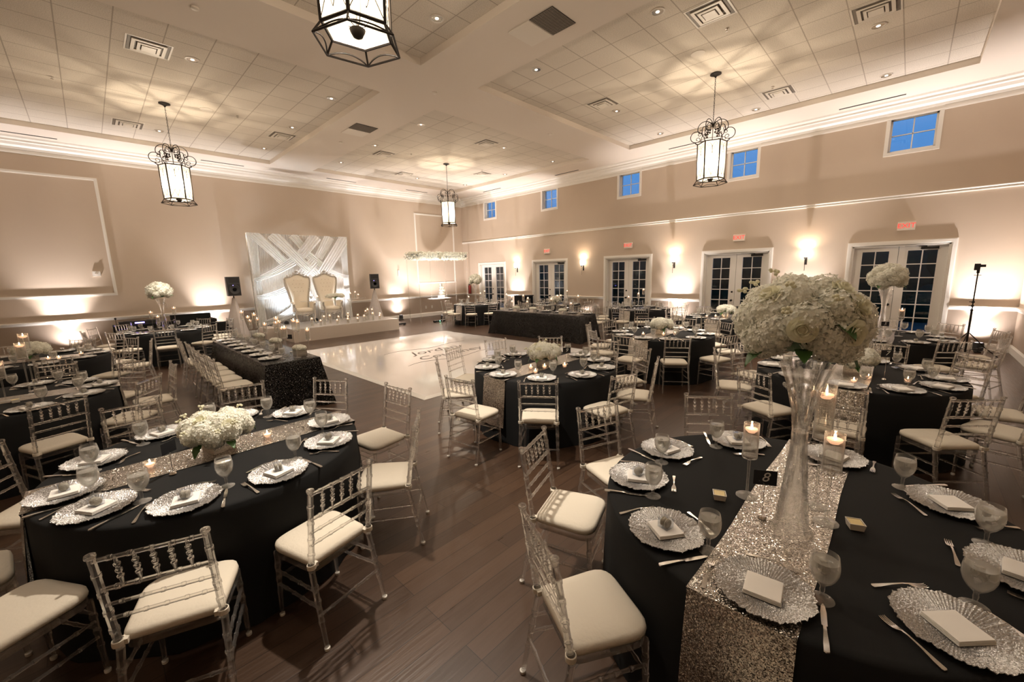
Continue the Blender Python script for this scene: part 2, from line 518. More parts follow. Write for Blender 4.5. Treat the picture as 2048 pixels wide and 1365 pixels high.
# ---------------------------------------------------------------- mesh helpers
class MB:
    def __init__(s):
        s.v = []
        s.f = []
    def add(s, vs, fs, M=None):
        n = len(s.v)
        if M is not None:
            vs = [M @ Vector(p) for p in vs]
        s.v += [tuple(p) for p in vs]
        s.f += [tuple(i + n for i in f) for f in fs]
    def box(s, x0, y0, z0, x1, y1, z1, M=None):
        vs = [(x0, y0, z0), (x1, y0, z0), (x1, y1, z0), (x0, y1, z0), (x0, y0, z1), (x1, y0, z1), (x1, y1, z1), (x0, y1, z1)]
        s.add(vs, [(0, 3, 2, 1), (4, 5, 6, 7), (0, 1, 5, 4), (1, 2, 6, 5), (2, 3, 7, 6), (3, 0, 4, 7)], M)
        return s
    def lathe(s, prof, n=16, M=None, closed=False):
        """prof = [(r, z)...]; capped with poles unless closed (ring profile)"""
        vs = []
        fs = []
        k = len(prof)
        for (r, z) in prof:
            for i in range(n):
                a = 2 * PI * i / n
                vs.append((r * math.cos(a), r * math.sin(a), z))
        for j in range(k if closed else k - 1):
            j2 = (j + 1) % k
            for i in range(n):
                i2 = (i + 1) % n
                fs.append((j * n + i, j * n + i2, j2 * n + i2, j2 * n + i))
        if not closed:
            fs.append(tuple(range(n - 1, -1, -1)))
            fs.append(tuple((k - 1) * n + i for i in range(n)))
        s.add(vs, fs, M)
        return s
    def tube(s, pts, r=0.01, n=8, M=None, loop=False):
        pts = [Vector(p) for p in pts]
        k = len(pts)
        rs = r if isinstance(r, (list, tuple)) else [r] * k
        vs = []
        fs = []
        up = None
        for i, p in enumerate(pts):
            if loop:
                t = pts[(i + 1) % k] - pts[i - 1]
            else:
                t = pts[min(i + 1, k - 1)] - pts[max(i - 1, 0)]
            if t.length < 1e-9:
                t = Vector((0, 0, 1))
            t.normalize()
            if up is None:
                up = Vector((0, 0, 1)) if abs(t.z) < 0.9 else Vector((1, 0, 0))
            a = t.cross(up)
            if a.length < 1e-6:
                a = t.cross(Vector((0, 1, 0)))
            a.normalize()
            bb = a.cross(t).normalized()
            up = bb
            for q in range(n):
                an = 2 * PI * q / n
                vs.append(p + (a * math.cos(an) + bb * math.sin(an)) * rs[i])
        for i in range(k if loop else k - 1):
            i2 = (i + 1) % k
            for q in range(n):
                q2 = (q + 1) % n
                fs.append((i * n + q, i * n + q2, i2 * n + q2, i2 * n + q))
        if not loop:
            fs.append(tuple(range(n - 1, -1, -1)))
            fs.append(tuple((k - 1) * n + i for i in range(n)))
        s.add(vs, fs, M)
        return s
    def rod(s, a, b, r, nodes=(), n=8, nr=1.28, M=None, r2=None):
        """bamboo-style rod with node rings at the given fractions"""
        a = Vector(a)
        b = Vector(b)
        r2 = r if r2 is None else r2
        L = (b - a).length
        ts = [(0, 1)]
        for t in nodes:
            w = 0.007 / L
            ts += [(t - w * 1.3, 1), (t - w, nr), (t + w, nr), (t + w * 1.3, 1)]
        ts.append((1, 1))
        pts = [a.lerp(b, t) for t, _ in ts]
        s.tube(pts, [(r + (r2 - r) * t) * k for t, k in ts], n, M)
        return s
    def ball(s, c, r, n=10, m=6, sz=1.0, M=None):
        prof = [(max(r * math.sin(PI * j / m), 1e-4), -r * sz * math.cos(PI * j / m)) for j in range(m + 1)]
        T = Matrix.Translation(Vector(c))
        s.lathe(prof, n, (M @ T) if M is not None else T)
        return s
    def prism(s, poly, z0, z1, M=None):
        n = len(poly)
        vs = [(x, y, z0) for x, y in poly] + [(x, y, z1) for x, y in poly]
        fs = [tuple(range(n - 1, -1, -1)), tuple(range(n, 2 * n))]
        fs += [(i, (i + 1) % n, n + (i + 1) % n, n + i) for i in range(n)]
        s.add(vs, fs, M)
        return s
    def mesh(s, name, material, smooth=True, angle=40, recalc=True):
        me = bpy.data.meshes.new(name)
        me.from_pydata(s.v, [], s.f)
        if recalc:
            bm = bmesh.new()
            bm.from_mesh(me)
            bmesh.ops.recalc_face_normals(bm, faces=bm.faces)
            bm.to_mesh(me)
            bm.free()
        if material:
            for mm in (material if isinstance(material, (list, tuple)) else [material]):
                me.materials.append(MATS[mm])
        if smooth:
            me.shade_smooth()
            me.set_sharp_from_angle(angle=rad(angle))
        return me
    def build(s, name, material, parent=None, smooth=True, angle=40, recalc=True):
        return link(name, s.mesh(name, material, smooth, angle, recalc), parent)

def link(name, data, parent=None):
    o = bpy.data.objects.new(name, data)
    COL.objects.link(o)
    if parent:
        o.parent = parent
    return o
def tag(o, label=None, cat=None, group=None, kind=None):
    if label:
        o['label'] = label
    if cat:
        o['category'] = cat
    if group:
        o['group'] = group
    if kind:
        o['kind'] = kind
    return o
def thing(name, label, cat, loc=(0, 0, 0), rz=0, group=None):
    o = link(name, None)
    o.location = loc
    o.rotation_euler = (0, 0, rz)
    return tag(o, label, cat, group)
def struct(o):
    o['kind'] = 'structure'
    return o
KIDS = {}
def kids(o):
    if o.name not in KIDS:
        KIDS[o.name] = [c for c in COL.objects if c.parent == o]
    return KIDS[o.name]
def copy_tree(o, parent=None):
    c = o.copy()
    COL.objects.link(c)
    if parent:
        c.parent = parent
    for ch in kids(o):
        copy_tree(ch, c)
    return c
USED = set()
def place(proto, loc, rz, label, cat, group=None):
    """first call places the prototype itself, later calls copies of it"""
    if proto.name in USED:
        o = copy_tree(proto)
    else:
        kids(proto)
        for ch in kids(proto):
            kids(ch)
        USED.add(proto.name)
        o = proto
    o.location = loc
    o.rotation_euler = (0, 0, rz)
    return tag(o, label, cat, group)
def proj(p):
    v = Vector(p) - Vector((0, 0, CAMZ))
    d = v.dot(CD)
    if d < 0.05:
        return (-9999, -9999)
    return (1024 + 810.42 * v.dot(CR) / d, 682.5 - 810.42 * v.dot(CU) / d)
def seen(x, y, z0, z1, r=0.2):
    """could any of this upright thing fall inside the frame?"""
    for z in (z0, (z0 + z1) / 2, z1):
        for dx, dy in ((0, 0), (r, 0), (-r, 0), (0, r), (0, -r)):
            a, b_ = proj((x + dx, y + dy, z))
            if -5 < a < 2053 and -5 < b_ < 1370:
                return True
    return False
def text_mesh(txt, size, depth=0.002, shear=0.0, align='CENTER'):
    cu = bpy.data.curves.new('lettering', 'FONT')
    cu.body = txt
    cu.size = size
    cu.extrude = depth
    cu.shear = shear
    cu.align_x = align
    cu.align_y = 'CENTER'
    ob = bpy.data.objects.new('lettering', cu)
    COL.objects.link(ob)
    bpy.context.view_layer.update()
    me = bpy.data.meshes.new_from_object(ob.evaluated_get(bpy.context.evaluated_depsgraph_get()))
    bpy.data.objects.remove(ob)
    bpy.data.curves.remove(cu)
    return me

# ================================================================ ROOM
fl = MB().box(XL - 0.3, YB - 0.3, -0.1, XW + 0.3, YW + 0.3, 0).build('floor', 'wood_floor', smooth=False)
struct(fl)

def wall(name, u0, u1, z0, z1, holes, place_fn, thick=0.28):
    """grid of boxes leaving rectangular holes; u runs along the wall"""
    us = sorted({u0, u1, *[h[0] for h in holes], *[h[1] for h in holes]})
    zs = sorted({z0, 0.93, z1, *[h[2] for h in holes], *[h[3] for h in holes]})
    up, lo = MB(), MB()
    for i in range(len(us) - 1):
        for j in range(len(zs) - 1):
            cu, cz = (us[i] + us[i + 1]) / 2, (zs[j] + zs[j + 1]) / 2
            if any(h[0] < cu < h[1] and h[2] < cz < h[3] for h in holes):
                continue
            place_fn(lo if cz < 0.93 else up, us[i], us[i + 1], zs[j], zs[j + 1], thick)
    n = len(up.v)
    k = len(up.f)
    up.add(lo.v, lo.f)
    me = up.mesh(name, ['paint_upper', 'paint_lower'], False)
    for i, p in enumerate(me.polygons):
        p.material_index = 0 if i < k else 1
    return struct(link(name, me))
DOORS = [(13.58, 15.48), (10.01, 11.93), (6.42, 8.33), (2.83, 4.78), (-0.73, 1.19)]
WINS = [(14.08, 14.98), (10.48, 11.38), (6.90, 7.82), (3.33, 4.18), (-0.22, 0.72)]
holes = [(a + 0.10, b_ - 0.10, 0.0, 2.40) for a, b_ in DOORS] + [(a + 0.06, b_ - 0.06, 4.56, 5.34) for a, b_ in WINS]
wall('wall_right', YB - 0.28, YW + 0.28, 0, 6.2, holes, lambda m_, a, b_, z0, z1, t: m_.box(XW, a, z0, XW + t, b_, z1))
wall('wall_stage', XL, XW, 0, 6.2, [], lambda m_, a, b_, z0, z1, t: m_.box(a, YW, z0, b_, YW + t, z1))
wall('wall_rear', XL, XW, 0, 6.2, [], lambda m_, a, b_, z0, z1, t: m_.box(a, YB - t, z0, b_, YB, z1))
wall('wall_left', YB, YW, 0, 6.2, [], lambda m_, a, b_, z0, z1, t: m_.box(XL - t, a, z0, XL, b_, z1))

# ceiling: soffit with four tray openings, tiles above
TRX = [(-1.55, 4.66), (6.0, 12.30)]
TRY = [(-0.58, 6.65), (8.11, 15.38)]
c = MB()
xs = [XL, TRX[0][0], TRX[0][1], TRX[1][0], TRX[1][1], XW]
ys = [YB, TRY[0][0], TRY[0][1], TRY[1][0], TRY[1][1], YW]
for i in range(5):
    for j in range(5):
        if i in (1, 3) and j in (1, 3):
            continue
        c.box(xs[i], ys[j], ZS, xs[i + 1], ys[j + 1], 6.2)
struct(c.build('ceiling', 'soffit', smooth=False))
k = 0
for a, b_ in TRX:
    for c0, c1_ in TRY:
        k += 1
        o = MB().box(a, c0, ZT, b_, c1_, ZT + 0.06).build('ceiling_tiles_%d' % k, 'ceiling_tile', smooth=False)
        o.name = 'ceiling_%d' % k
        struct(o)

# mouldings ------------------------------------------------------
TRIMN = [0]
def run(prof, a, b_, side):
    """profile [(out, z)] swept along a wall. side: R door wall, S stage wall, B rear wall, L left wall"""
    vs, fs = [], []
    n = len(prof)
    for u in (a, b_):
        for o_, z in prof:
            if side == 'R':
                vs.append((XW - o_, u, z))
            elif side == 'S':
                vs.append((u, YW - o_, z))
            elif side == 'B':
                vs.append((u, YB + o_, z))
            else:
                vs.append((XL + o_, u, z))
    for i in range(n):
        j = (i + 1) % n
        fs.append((i, j, n + j, n + i))
    fs += [tuple(range(n)), tuple(range(2 * n - 1, n - 1, -1))]
    m_ = MB()
    m_.add(vs, fs)
    return m_
def trim(m_, name=None):
    TRIMN[0] += 1
    o = m_.build(name or 'trim_%d' % TRIMN[0], 'trim_white', angle=25)
    return struct(o)
CROWN = [(0, ZC - 0.10), (0.02, ZC - 0.10), (0.025, ZC - 0.07), (0.01, ZC - 0.065), (0.01, ZC), (0.035, ZC), (0.045, ZC + 0.05), (0.10, ZC + 0.09), (0.13, ZC + 0.15), (0.16, ZC + 0.17), (0.165, ZC + 0.21), (0.22, ZC + 0.24), (0.235, ZC + 0.28), (0, ZC + 0.28)]
RAIL = [(0, 0.90), (0.015, 0.90), (0.02, 0.925), (0.045, 0.94), (0.055, 0.965), (0.055, 0.985), (0.03, 0.995), (0, 0.995)]
UPM = [(0, 3.49), (0.03, 3.49), (0.035, 3.505), (0.018, 3.52), (0.018, 3.535), (0.04, 3.55), (0.045, 3.57), (0, 3.575)]
BASE = [(0, 0), (0.022, 0), (0.022, 0.14), (0.012, 0.16), (0.008, 0.18), (0, 0.18)]
for side, a, b_ in (('R', YB, YW), ('S', XL, XW), ('B', XL, XW), ('L', YB, YW)):
    trim(run(CROWN, a, b_, side))
gaps = [YB, *[v for d in sorted(DOORS) for v in d], YW]
rails = MB()
bases = MB()
for i in range(0, len(gaps), 2):
    q = run(RAIL, gaps[i], gaps[i + 1], 'R')
    rails.add(q.v, q.f)
    q = run(BASE, gaps[i], gaps[i + 1], 'R')
    bases.add(q.v, q.f)
trim(rails)
trim(bases, 'baseboard_right')
trim(run(RAIL, XL, XW, 'S'))
trim(run(BASE, XL, XW, 'S'), 'baseboard_stage')
trim(run(RAIL, XL, XW, 'B'))
trim(run(BASE, XL, XW, 'B'), 'baseboard_rear')
trim(run(BASE, YB, YW, 'L'), 'baseboard_left')
trim(run(UPM, YB, YW, 'R'))
def panel_frame(x0, x1, z0, z1):
    m_ = MB()
    w, t = 0.07, 0.025
    for a, b_, c_, d in ((x0, x1, z0, z0 + w), (x0, x1, z1 - w, z1), (x0, x0 + w, z0 + w, z1 - w), (x1 - w, x1, z0 + w, z1 - w)):
        m_.box(a, YW - t, c_, b_, YW, d)
        m_.box(a + 0.02 if b_ - a < 0.1 else a, YW - t - 0.012, c_ + (0.02 if d - c_ < 0.1 else 0), b_ - 0.02 if b_ - a < 0.1 else b_, YW - t, d - (0.02 if d - c_ < 0.1 else 0))
    trim(m_)
panel_frame(-2.9, 0.56, 1.62, 4.88)
panel_frame(10.83, 13.1, 1.56, 4.82)

# doors ----------------------------------------------------------
def door(n, y0, y1):
    ztop = 2.51
    m_ = MB()
    w = 0.10
    for a, b_, c_, d in ((y0, y0 + w, 0, ztop), (y1 - w, y1, 0, ztop), (y0 + w, y1 - w, ztop - w, ztop)):
        m_.box(XW - 0.025, a, c_, XW + 0.001, b_, d)
        if d - c_ > 1:
            m_.box(XW - 0.038, a + 0.02, c_, XW - 0.025, b_ - 0.02, d - 0.02)
        else:
            m_.box(XW - 0.038, a - 0.02, c_ + 0.02, XW - 0.025, b_ + 0.02, d - 0.02)
    # jamb
    for a, b_ in ((y0 + w, y0 + w + 0.03), (y1 - w - 0.03, y1 - w)):
        m_.box(XW, a, 0, XW + 0.28, b_, 2.41)
    m_.box(XW, y0 + w, 2.38, XW + 0.28, y1 - w, 2.41)
    root = struct(m_.build('door_%d' % n, 'trim_white', smooth=False))
    X0, X1 = XW + 0.13, XW + 0.175
    ya, yb = y0 + w + 0.03, y1 - w - 0.03
    ym = (ya + yb) / 2
    for q, (a, b_) in enumerate(((ya, ym - 0.004), (ym + 0.004, yb))):
        g0, g1 = (a + b_) / 2 - 0.25, (a + b_) / 2 + 0.25
        z0, z1 = 0.34, 2.27
        L = MB()
        L.box(X0, a, 0.01, X1, g0, 2.38).box(X0, g1, 0.01, X1, b_, 2.38)
        L.box(X0, g0, 0.01, X1, g1, z0).box(X0, g0, z1, X1, g1, 2.38)
        L.box(X0 - 0.006, g0 - 0.025, z0 - 0.025, X0, g0, z1 + 0.025).box(X0 - 0.006, g1, z0 - 0.025, X0, g1 + 0.025, z1 + 0.025)
        L.box(X0 - 0.006, g0, z0 - 0.025, X0, g1, z0).box(X0 - 0.006, g0, z1, X0, g1, z1 + 0.025)
        L.box(X0 + 0.005, (g0 + g1) / 2 - 0.011, z0, X0 + 0.035, (g0 + g1) / 2 + 0.011, z1)
        for r_ in range(1, 6):
            z = z0 + (z1 - z0) * r_ / 6
            L.box(X0 + 0.004, g0, z - 0.011, X0 + 0.034, g1, z + 0.011)
        leaf = L.build('door_leaf', 'trim_white', root, smooth=False)
        MB().box(X0 + 0.018, g0, z0, X0 + 0.022, g1, z1).build('glass_pane', 'door_glass', leaf, smooth=False)
        if q == 0:
            K = MB()
            K.lathe([(0.03, 0), (0.03, 0.012), (0.014, 0.02), (0.012, 0.045), (0.028, 0.052), (0.03, 0.07), (0.016, 0.085)], 14, Matrix.Translation((X0, ym + 0.075, 0.97)) @ Matrix.Rotation(-PI / 2, 4, 'Y'))
            K.build('door_handle', 'black_metal', root)
            K = MB().lathe([(0.028, 0), (0.028, 0.012), (0.02, 0.02), (0.004, 0.021)], 14, Matrix.Translation((X0, ym + 0.075, 1.23)) @ Matrix.Rotation(-PI / 2, 4, 'Y'))
            K.build('deadbolt', 'black_metal', root)
    if n > 1:
        a = ya + 0.05
        K = MB().box(X0 - 0.05, a + 0.1, 2.29, X0, a + 0.40, 2.35)
        K.tube([(X0 - 0.03, a + 0.3, 2.36), (X0 - 0.03, a + 0.5, 2.385)], 0.01)
        K.tube([(X0 - 0.03, a + 0.5, 2.385), (X0 - 0.02, a + 0.68, 2.385)], 0.01)
        K.build('door_closer', 'black_metal', root)
    return root
for i, (a, b_) in enumerate(DOORS):
    door(i + 1, a, b_)

def window(n, y0, y1):
    m_ = MB()
    z0, z1, w = 4.49, 5.40, 0.07
    for a, b_, c_, d in ((y0, y0 + w, z0, z1), (y1 - w, y1, z0, z1), (y0 + w, y1 - w, z0, z0 + w), (y0 + w, y1 - w, z1 - w, z1)):
        m_.box(XW - 0.022, a, c_, XW + 0.001, b_, d)
    for a, b_, c_, d in ((y0 + 0.06, y0 + 0.075, 4.56, 5.34), (y1 - 0.075, y1 - 0.06, 4.56, 5.34), (y0 + 0.06, y1 - 0.06, 4.56, 4.575), (y0 + 0.06, y1 - 0.06, 5.325, 5.34)):
        m_.box(XW, a, c_, XW + 0.28, b_, d)
    root = struct(m_.build('window_%d' % n, 'trim_white', smooth=False))
    a, b_, c_, d = y0 + 0.075, y1 - 0.075, 4.575, 5.325
    F = MB()
    X0, X1 = XW + 0.12, XW + 0.16
    F.box(X0, a, c_, X1, a + 0.035, d).box(X0, b_ - 0.035, c_, X1, b_, d)
    F.box(X0, a, c_, X1, b_, c_ + 0.035).box(X0, a, d - 0.035, X1, b_, d)
    F.box(X0 + 0.005, (a + b_) / 2 - 0.011, c_, X1 - 0.005, (a + b_) / 2 + 0.011, d)
    F.box(X0 + 0.005, a, (c_ + d) / 2 - 0.011, X1 - 0.005, b_, (c_ + d) / 2 + 0.011)
    F.build('window_frame', 'trim_white', root, smooth=False)
    MB().box(X0 + 0.018, a, c_, X0 + 0.022, b_, d).build('glass_pane', 'window_glass', root, smooth=False)
for i, (a, b_) in enumerate(WINS):
    window(i + 1, a, b_)

# outside the doors
g = MB().box(XW + 0.28, -14, -0.12, 34, 32, -0.02).build('patio_ground', 'patio_stone', smooth=False)
struct(g)
h = MB()
for i in range(46):
    y = -13 + i
    h.ball((20.5 + RN.uniform(-0.3, 0.3), y, 1.6 + RN.uniform(-0.2, 0.2)), 1.5 + RN.uniform(-0.1, 0.2), 12, 8, 1.25)
    h.ball((20.3, y + 0.5, 0.6), 1.2, 10, 6, 1.0)
tag(h.build('hedge', 'hedge_leaf'), 'dark green hedge outside beyond the french doors', 'hedge', kind='stuff')

# ---------------------------------------------------------------- ceiling fittings
def tray_name(x, y):
    a = 'left' if x < 5.3 else 'right'
    b_ = 'front' if y < 7.4 else 'back'
    i = 0 if x < 5.3 else 1
    j = 0 if y < 7.4 else 1
    fx = (x - TRX[i][0]) / (TRX[i][1] - TRX[i][0])
    fy = (y - TRY[j][0]) / (TRY[j][1] - TRY[j][0])
    px = 'inner' if fx < 0.33 else ('middle' if fx < 0.66 else 'door side')
    if i == 0:
        px = 'outer' if fx < 0.33 else ('middle' if fx < 0.66 else 'inner')
    py = 'rear' if fy < 0.36 else ('centre' if fy < 0.68 else 'stage end')
    return '%s %s ceiling tray, %s %s' % (b_, a, px, py)
def can(x, y):
    t = thing('recessed_light', 'small recessed light with added glow in %s' % tray_name(x, y), 'ceiling light', (x, y, ZT), 0, 'recessed ceiling lights')
    MB().lathe([(0.105, 0.0), (0.11, -0.008), (0.085, -0.010), (0.083, 0.0)], 24, None, True).build('trim_ring', 'can_trim', t)
    MB().lathe([(0.084, -0.004), (0.05, -0.001), (0.012, -0.003)], 20).build('reflector', 'can_reflector', t)
    MB().ball((0, 0, -0.006), 0.03, 10, 6, 0.3).build('lamp', 'added_can_glow', t)
for p in CANS:
    can(*p)
def vent(x, y):
    t = thing('air_vent', 'square stepped air vent in %s' % tray_name(x, y), 'air vent', (x, y, ZT), 0, 'square ceiling air vents')
    m_ = MB()
    for r, z, w in ((0.295, -0.004, 0.03), (0.22, -0.022, 0.045), (0.145, -0.032, 0.04)):
        for sx_ in (-1, 1):
            m_.box(min(sx_ * r, sx_ * (r - w)), -r, z, max(sx_ * r, sx_ * (r - w)), r, z + 0.012)
            m_.box(-r + w, min(sx_ * r, sx_ * (r - w)), z, r - w, max(sx_ * r, sx_ * (r - w)), z + 0.012)
    m_.build('frame', 'vent_white', t, smooth=False)
    MB().box(-0.27, -0.27, -0.004, 0.27, 0.27, 0.0).build('duct_opening', 'grille_gray', t, smooth=False)
    MB().box(-0.09, -0.09, -0.04, 0.09, 0.09, -0.026).build('centre_plate', 'vent_white', t, smooth=False)
for p in [(7.11, 2.55), (11.27, 2.48), (8.91, 0.75), (8.87, 5.5), (8.78, 9.4), (7.06, 12.34), (8.92, 14.2), (11.21, 12.29), (1.22, 9.39), (1.2, 14.08), (4.2, 12.6)]:
    vent(*p)
for x, y in [(2.39, 11.8), (8.2, 3.12)]:
    t = tag(MB().lathe([(0.12, 0), (0.12, -0.008), (0.1, -0.012), (0.01, -0.012)], 24).build('ceiling_speaker', 'vent_white'),
            'round flush ceiling speaker near the %s lantern' % ('left wall' if x < 5 else 'right front'), 'speaker')
    t.location = (x, y, ZT)
for x, y, w in [(0.05, 11.84, 'far left'), (2.99, 11.78, 'left tray inner'), (7.77, 2.51, 'right tray inner'), (10.81, 2.5, 'right tray outer'), (7.71, 11.78, 'back tray inner'), (10.79, 11.84, 'back tray outer')]:
    t = tag(MB().lathe([(0.03, 0), (0.03, -0.004), (0.01, -0.006), (0.008, -0.035), (0.022, -0.037), (0.022, -0.041), (0.004, -0.042)], 12).build('sprinkler', 'chrome'),
            'small metal sprinkler head, %s side of lantern' % w, 'sprinkler')
    t.location = (x, y, ZT)
for i, (x, y) in enumerate([(5.48, 7.38), (1.53, 7.40), (9.27, 7.38), (5.40, 11.7)]):
    t = tag(MB().lathe([(0.05, 0), (0.05, -0.02), (0.035, -0.03), (0.01, -0.031)], 18).build('smoke_detector', 'vent_white'),
            'small round smoke detector on %s' % ('ceiling crossing of the two beams', 'left arm of the cross beam', 'right arm of the cross beam', 'beam leading to the stage wall')[i], 'smoke detector')
    t.location = (x, y, ZS)
for x, y, w in [(5.36, 4.2, 'near the top middle lantern'), (5.36, 10.26, 'towards the stage')]:
    t = thing('return_grille', 'dark slatted return air grille on ceiling beam %s' % w, 'air vent', (x, y, ZS - 0.002))
    m_ = MB()
    for i in range(19):
        xx = -0.27 + i * 0.03
        m_.box(xx - 0.006, -0.215, -0.012, xx + 0.006, 0.215, -0.004)
    for i in range(9):
        yy = -0.2 + i * 0.05
        m_.box(-0.28, yy - 0.004, -0.011, 0.28, yy + 0.004, -0.005)
    m_.build('slats', 'grille_gray', t, smooth=False)
    MB().box(-0.285, -0.22, -0.003, 0.285, 0.22, 0).build('opening', 'vent_dark', t, smooth=False)
    MB().box(-0.285, 0.235, -0.008, 0.285, 0.66, 0).build('cover_plate', 'vent_white', t, smooth=False)
slots = [('S', -0.98, -0.05, 'far left'), ('S', 2.95, 4.10, 'above the speaker side'), ('S', 6.79, 7.94, 'right of the drape'), ('S', 10.2, 11.3, 'near the corner'),
         ('R', 0.43, 1.60, 'by the rightmost high window'), ('R', 4.73, 5.78, 'behind the right lantern'), ('R', 9.18, 10.28, 'by the middle high windows'), ('R', 13.30, 14.44, 'by the farthest high window')]
for s_, a, b_, w in slots:
    m_ = MB()
    if s_ == 'S':
        m_.box(a, 16.13, ZS - 0.006, b_, 16.19, ZS)
    else:
        m_.box(13.16, a, ZS - 0.006, 13.22, b_, ZS)
    tag(m_.build('slot_diffuser', 'vent_dark', smooth=False), 'thin dark slot air diffuser along ceiling edge, %s' % w, 'air vent', 'slot diffusers along the ceiling edge')

# ---------------------------------------------------------------- lanterns
def make_lantern():
    root = link('pendant_lantern', None)
    RB, RT = 0.255, 0.27
    z0, z1 = 3.79, 4.50
    def hexp(r, z, k):
        a = rad(51 + 60 * k)
        return Vector((r * math.cos(a), r * math.sin(a), z))
    MB().lathe([(0.10, ZT), (0.105, ZT - 0.015), (0.06, ZT - 0.03), (0.025, ZT - 0.05), (0.012, ZT - 0.075)], 24).build('canopy', 'bronze_metal', root)
    ch = MB()
    zc = 4.97
    i = 0
    while zc < ZT - 0.07:
        a = (i % 2) * PI / 2
        pts = []
        for q in range(10):
            t = 2 * PI * q / 10
            pts.append((0.010 * math.cos(t) * math.cos(a), 0.010 * math.cos(t) * math.sin(a), zc + 0.022 + 0.022 * math.sin(t)))
        ch.tube(pts, 0.0032, 5, None, True)
        zc += 0.034
        i += 1
    ch.build('chain', 'bronze_metal', root)
    # central rod with socket cluster
    ro = MB().tube([(0, 0, 4.98), (0, 0, 4.02)], 0.007, 8)
    ro.lathe([(0.006, 3.74), (0.035, 3.755), (0.052, 3.785), (0.058, 3.805), (0.02, 3.815)], 14)
    ro.tube([(0, 0, 4.03), (0, 0, 3.80)], 0.006, 6)
    for k in range(6):
        a = rad(60 * k + 20)
        ro.tube([(0, 0, 3.81), (0.06 * math.cos(a), 0.06 * math.sin(a), 3.83), (0.11 * math.cos(a), 0.11 * math.sin(a), 3.90), (0.11 * math.cos(a), 0.11 * math.sin(a), 4.0)], 0.004, 6)
    ro.build('centre_rod', 'bronze_metal', root)
    fr = MB()
    for k in range(6):
        for r, z, rr in ((RB, z0, 0.012), (RT, z1, 0.011), (RB + 0.065, 3.70, 0.008)):
            fr.tube([hexp(r, z, k), hexp(r, z, k + 1)], rr, 6)
        fr.tube([hexp(RB, z0, k), hexp(RT, z1, k)], 0.014, 6)
        fr.tube([hexp(RT, z1, k), hexp(RT + 0.05, z1 + 0.035, k)], 0.008, 6)
        fr.tube([hexp(RT + 0.05, z1 + 0.035, k), hexp(RT + 0.05, z1 + 0.035, k + 1)], 0.005, 6)
        fr.tube([hexp(RB, z0, k), hexp(RB + 0.065, 3.70, k)], 0.008, 6)
        fr.tube([hexp(RT, z1, k), (0, 0, z1 + 0.06)], 0.005, 6)
        # drooping arcs of the flared skirt
        A, B_ = hexp(RB + 0.065, 3.70, k), hexp(RB + 0.065, 3.70, k + 1)
        mid = hexp(RB, z0 - 0.012, k).lerp(hexp(RB, z0 - 0.012, k + 1), 0.5)
        pts = []
        for q in range(11):
            t = q / 10
            p = A * (1 - t) ** 2 + mid * 2 * 1.0 * t * (1 - t) + B_ * t ** 2
            pts.append(p)
        fr.tube(pts, 0.006, 5)
    fr.build('frame', 'bronze_metal', root)
    def spiral(c, r, a0, a1, turns_r, n=16):
        return [(c[0] + (r + (turns_r - r) * i / n) * math.cos(a0 + (a1 - a0) * i / n), c[1] + (r + (turns_r - r) * i / n) * math.sin(a0 + (a1 - a0) * i / n)) for i in range(n + 1)]
    for k in range(6):
        a = rad(51 + 60 * k)
        ca, sa = math.cos(a), math.sin(a)
        def rz(pts, rr):
            sc.tube([(p[0] * ca, p[0] * sa, p[1]) for p in pts], rr * 1.2, 5)
        sc = MB()
        # lower lobe with inward curls
        rz(spiral((0.305, 4.655), 0.105, rad(-100), rad(150), 0.105, 18), 0.0065)
        rz(spiral((0.275, 4.60), 0.055, rad(-110), rad(-460), 0.012, 16), 0.005)
        rz(spiral((0.245, 4.70), 0.045, rad(140), rad(480), 0.01, 16), 0.005)
        # upper lobe
        rz(spiral((0.145, 4.80), 0.135, rad(-20), rad(165), 0.135, 16), 0.0065)
        rz(spiral((0.225, 4.76), 0.05, rad(0), rad(-350), 0.012, 16), 0.005)
        rz(spiral((0.07, 4.84), 0.055, rad(170), rad(500), 0.012, 16), 0.005)
        # leaves
        for (lr, lz) in ((0.19, 4.69), (0.10, 4.75), (0.17, 4.74)):
            for s_ in (-1, 1):
                c0 = Vector((lr * ca, lr * sa, lz))
                side = Vector((-sa, ca, 0)) * s_ * 0.03
                sc.add([c0, c0 + side + Vector((0, 0, -0.01)), c0 + Vector((0, 0, -0.05)), c0 + Vector((0.006 * ca, 0.006 * sa, -0.01))], [(0, 1, 3), (1, 2, 3), (0, 3, 2), (0, 2, 1)])
        sc.build('scroll', 'bronze_metal', root)
    for k in range(6):
        p = MB()
        A, B_, C_, D = hexp(RB - 0.006, z0 + 0.005, k), hexp(RB - 0.006, z0 + 0.005, k + 1), hexp(RT - 0.006, z1 - 0.005, k + 1), hexp(RT - 0.006, z1 - 0.005, k)
        inn = (A + B_) * 0.5
        inn.z = 0
        inn = inn.normalized() * 0.004
        p.add([A, B_, C_, D, A - inn, B_ - inn, C_ - inn, D - inn], [(0, 1, 2, 3), (7, 6, 5, 4), (0, 4, 5, 1), (1, 5, 6, 2), (2, 6, 7, 3), (3, 7, 4, 0)])
        pane = p.build('glass_panel', 'panel_glow', root, smooth=False)
        # wrought decoration on the panel: scroll heart on top, zigzag below
        d = MB()
        A, B_, C_, D = hexp(RB + 0.004, z0, k), hexp(RB + 0.004, z0, k + 1), hexp(RT + 0.004, z1, k + 1), hexp(RT + 0.004, z1, k)
        def uv(u, v):
            return (A * (1 - u) + B_ * u) * (1 - v) + (D * (1 - u) + C_ * u) * v
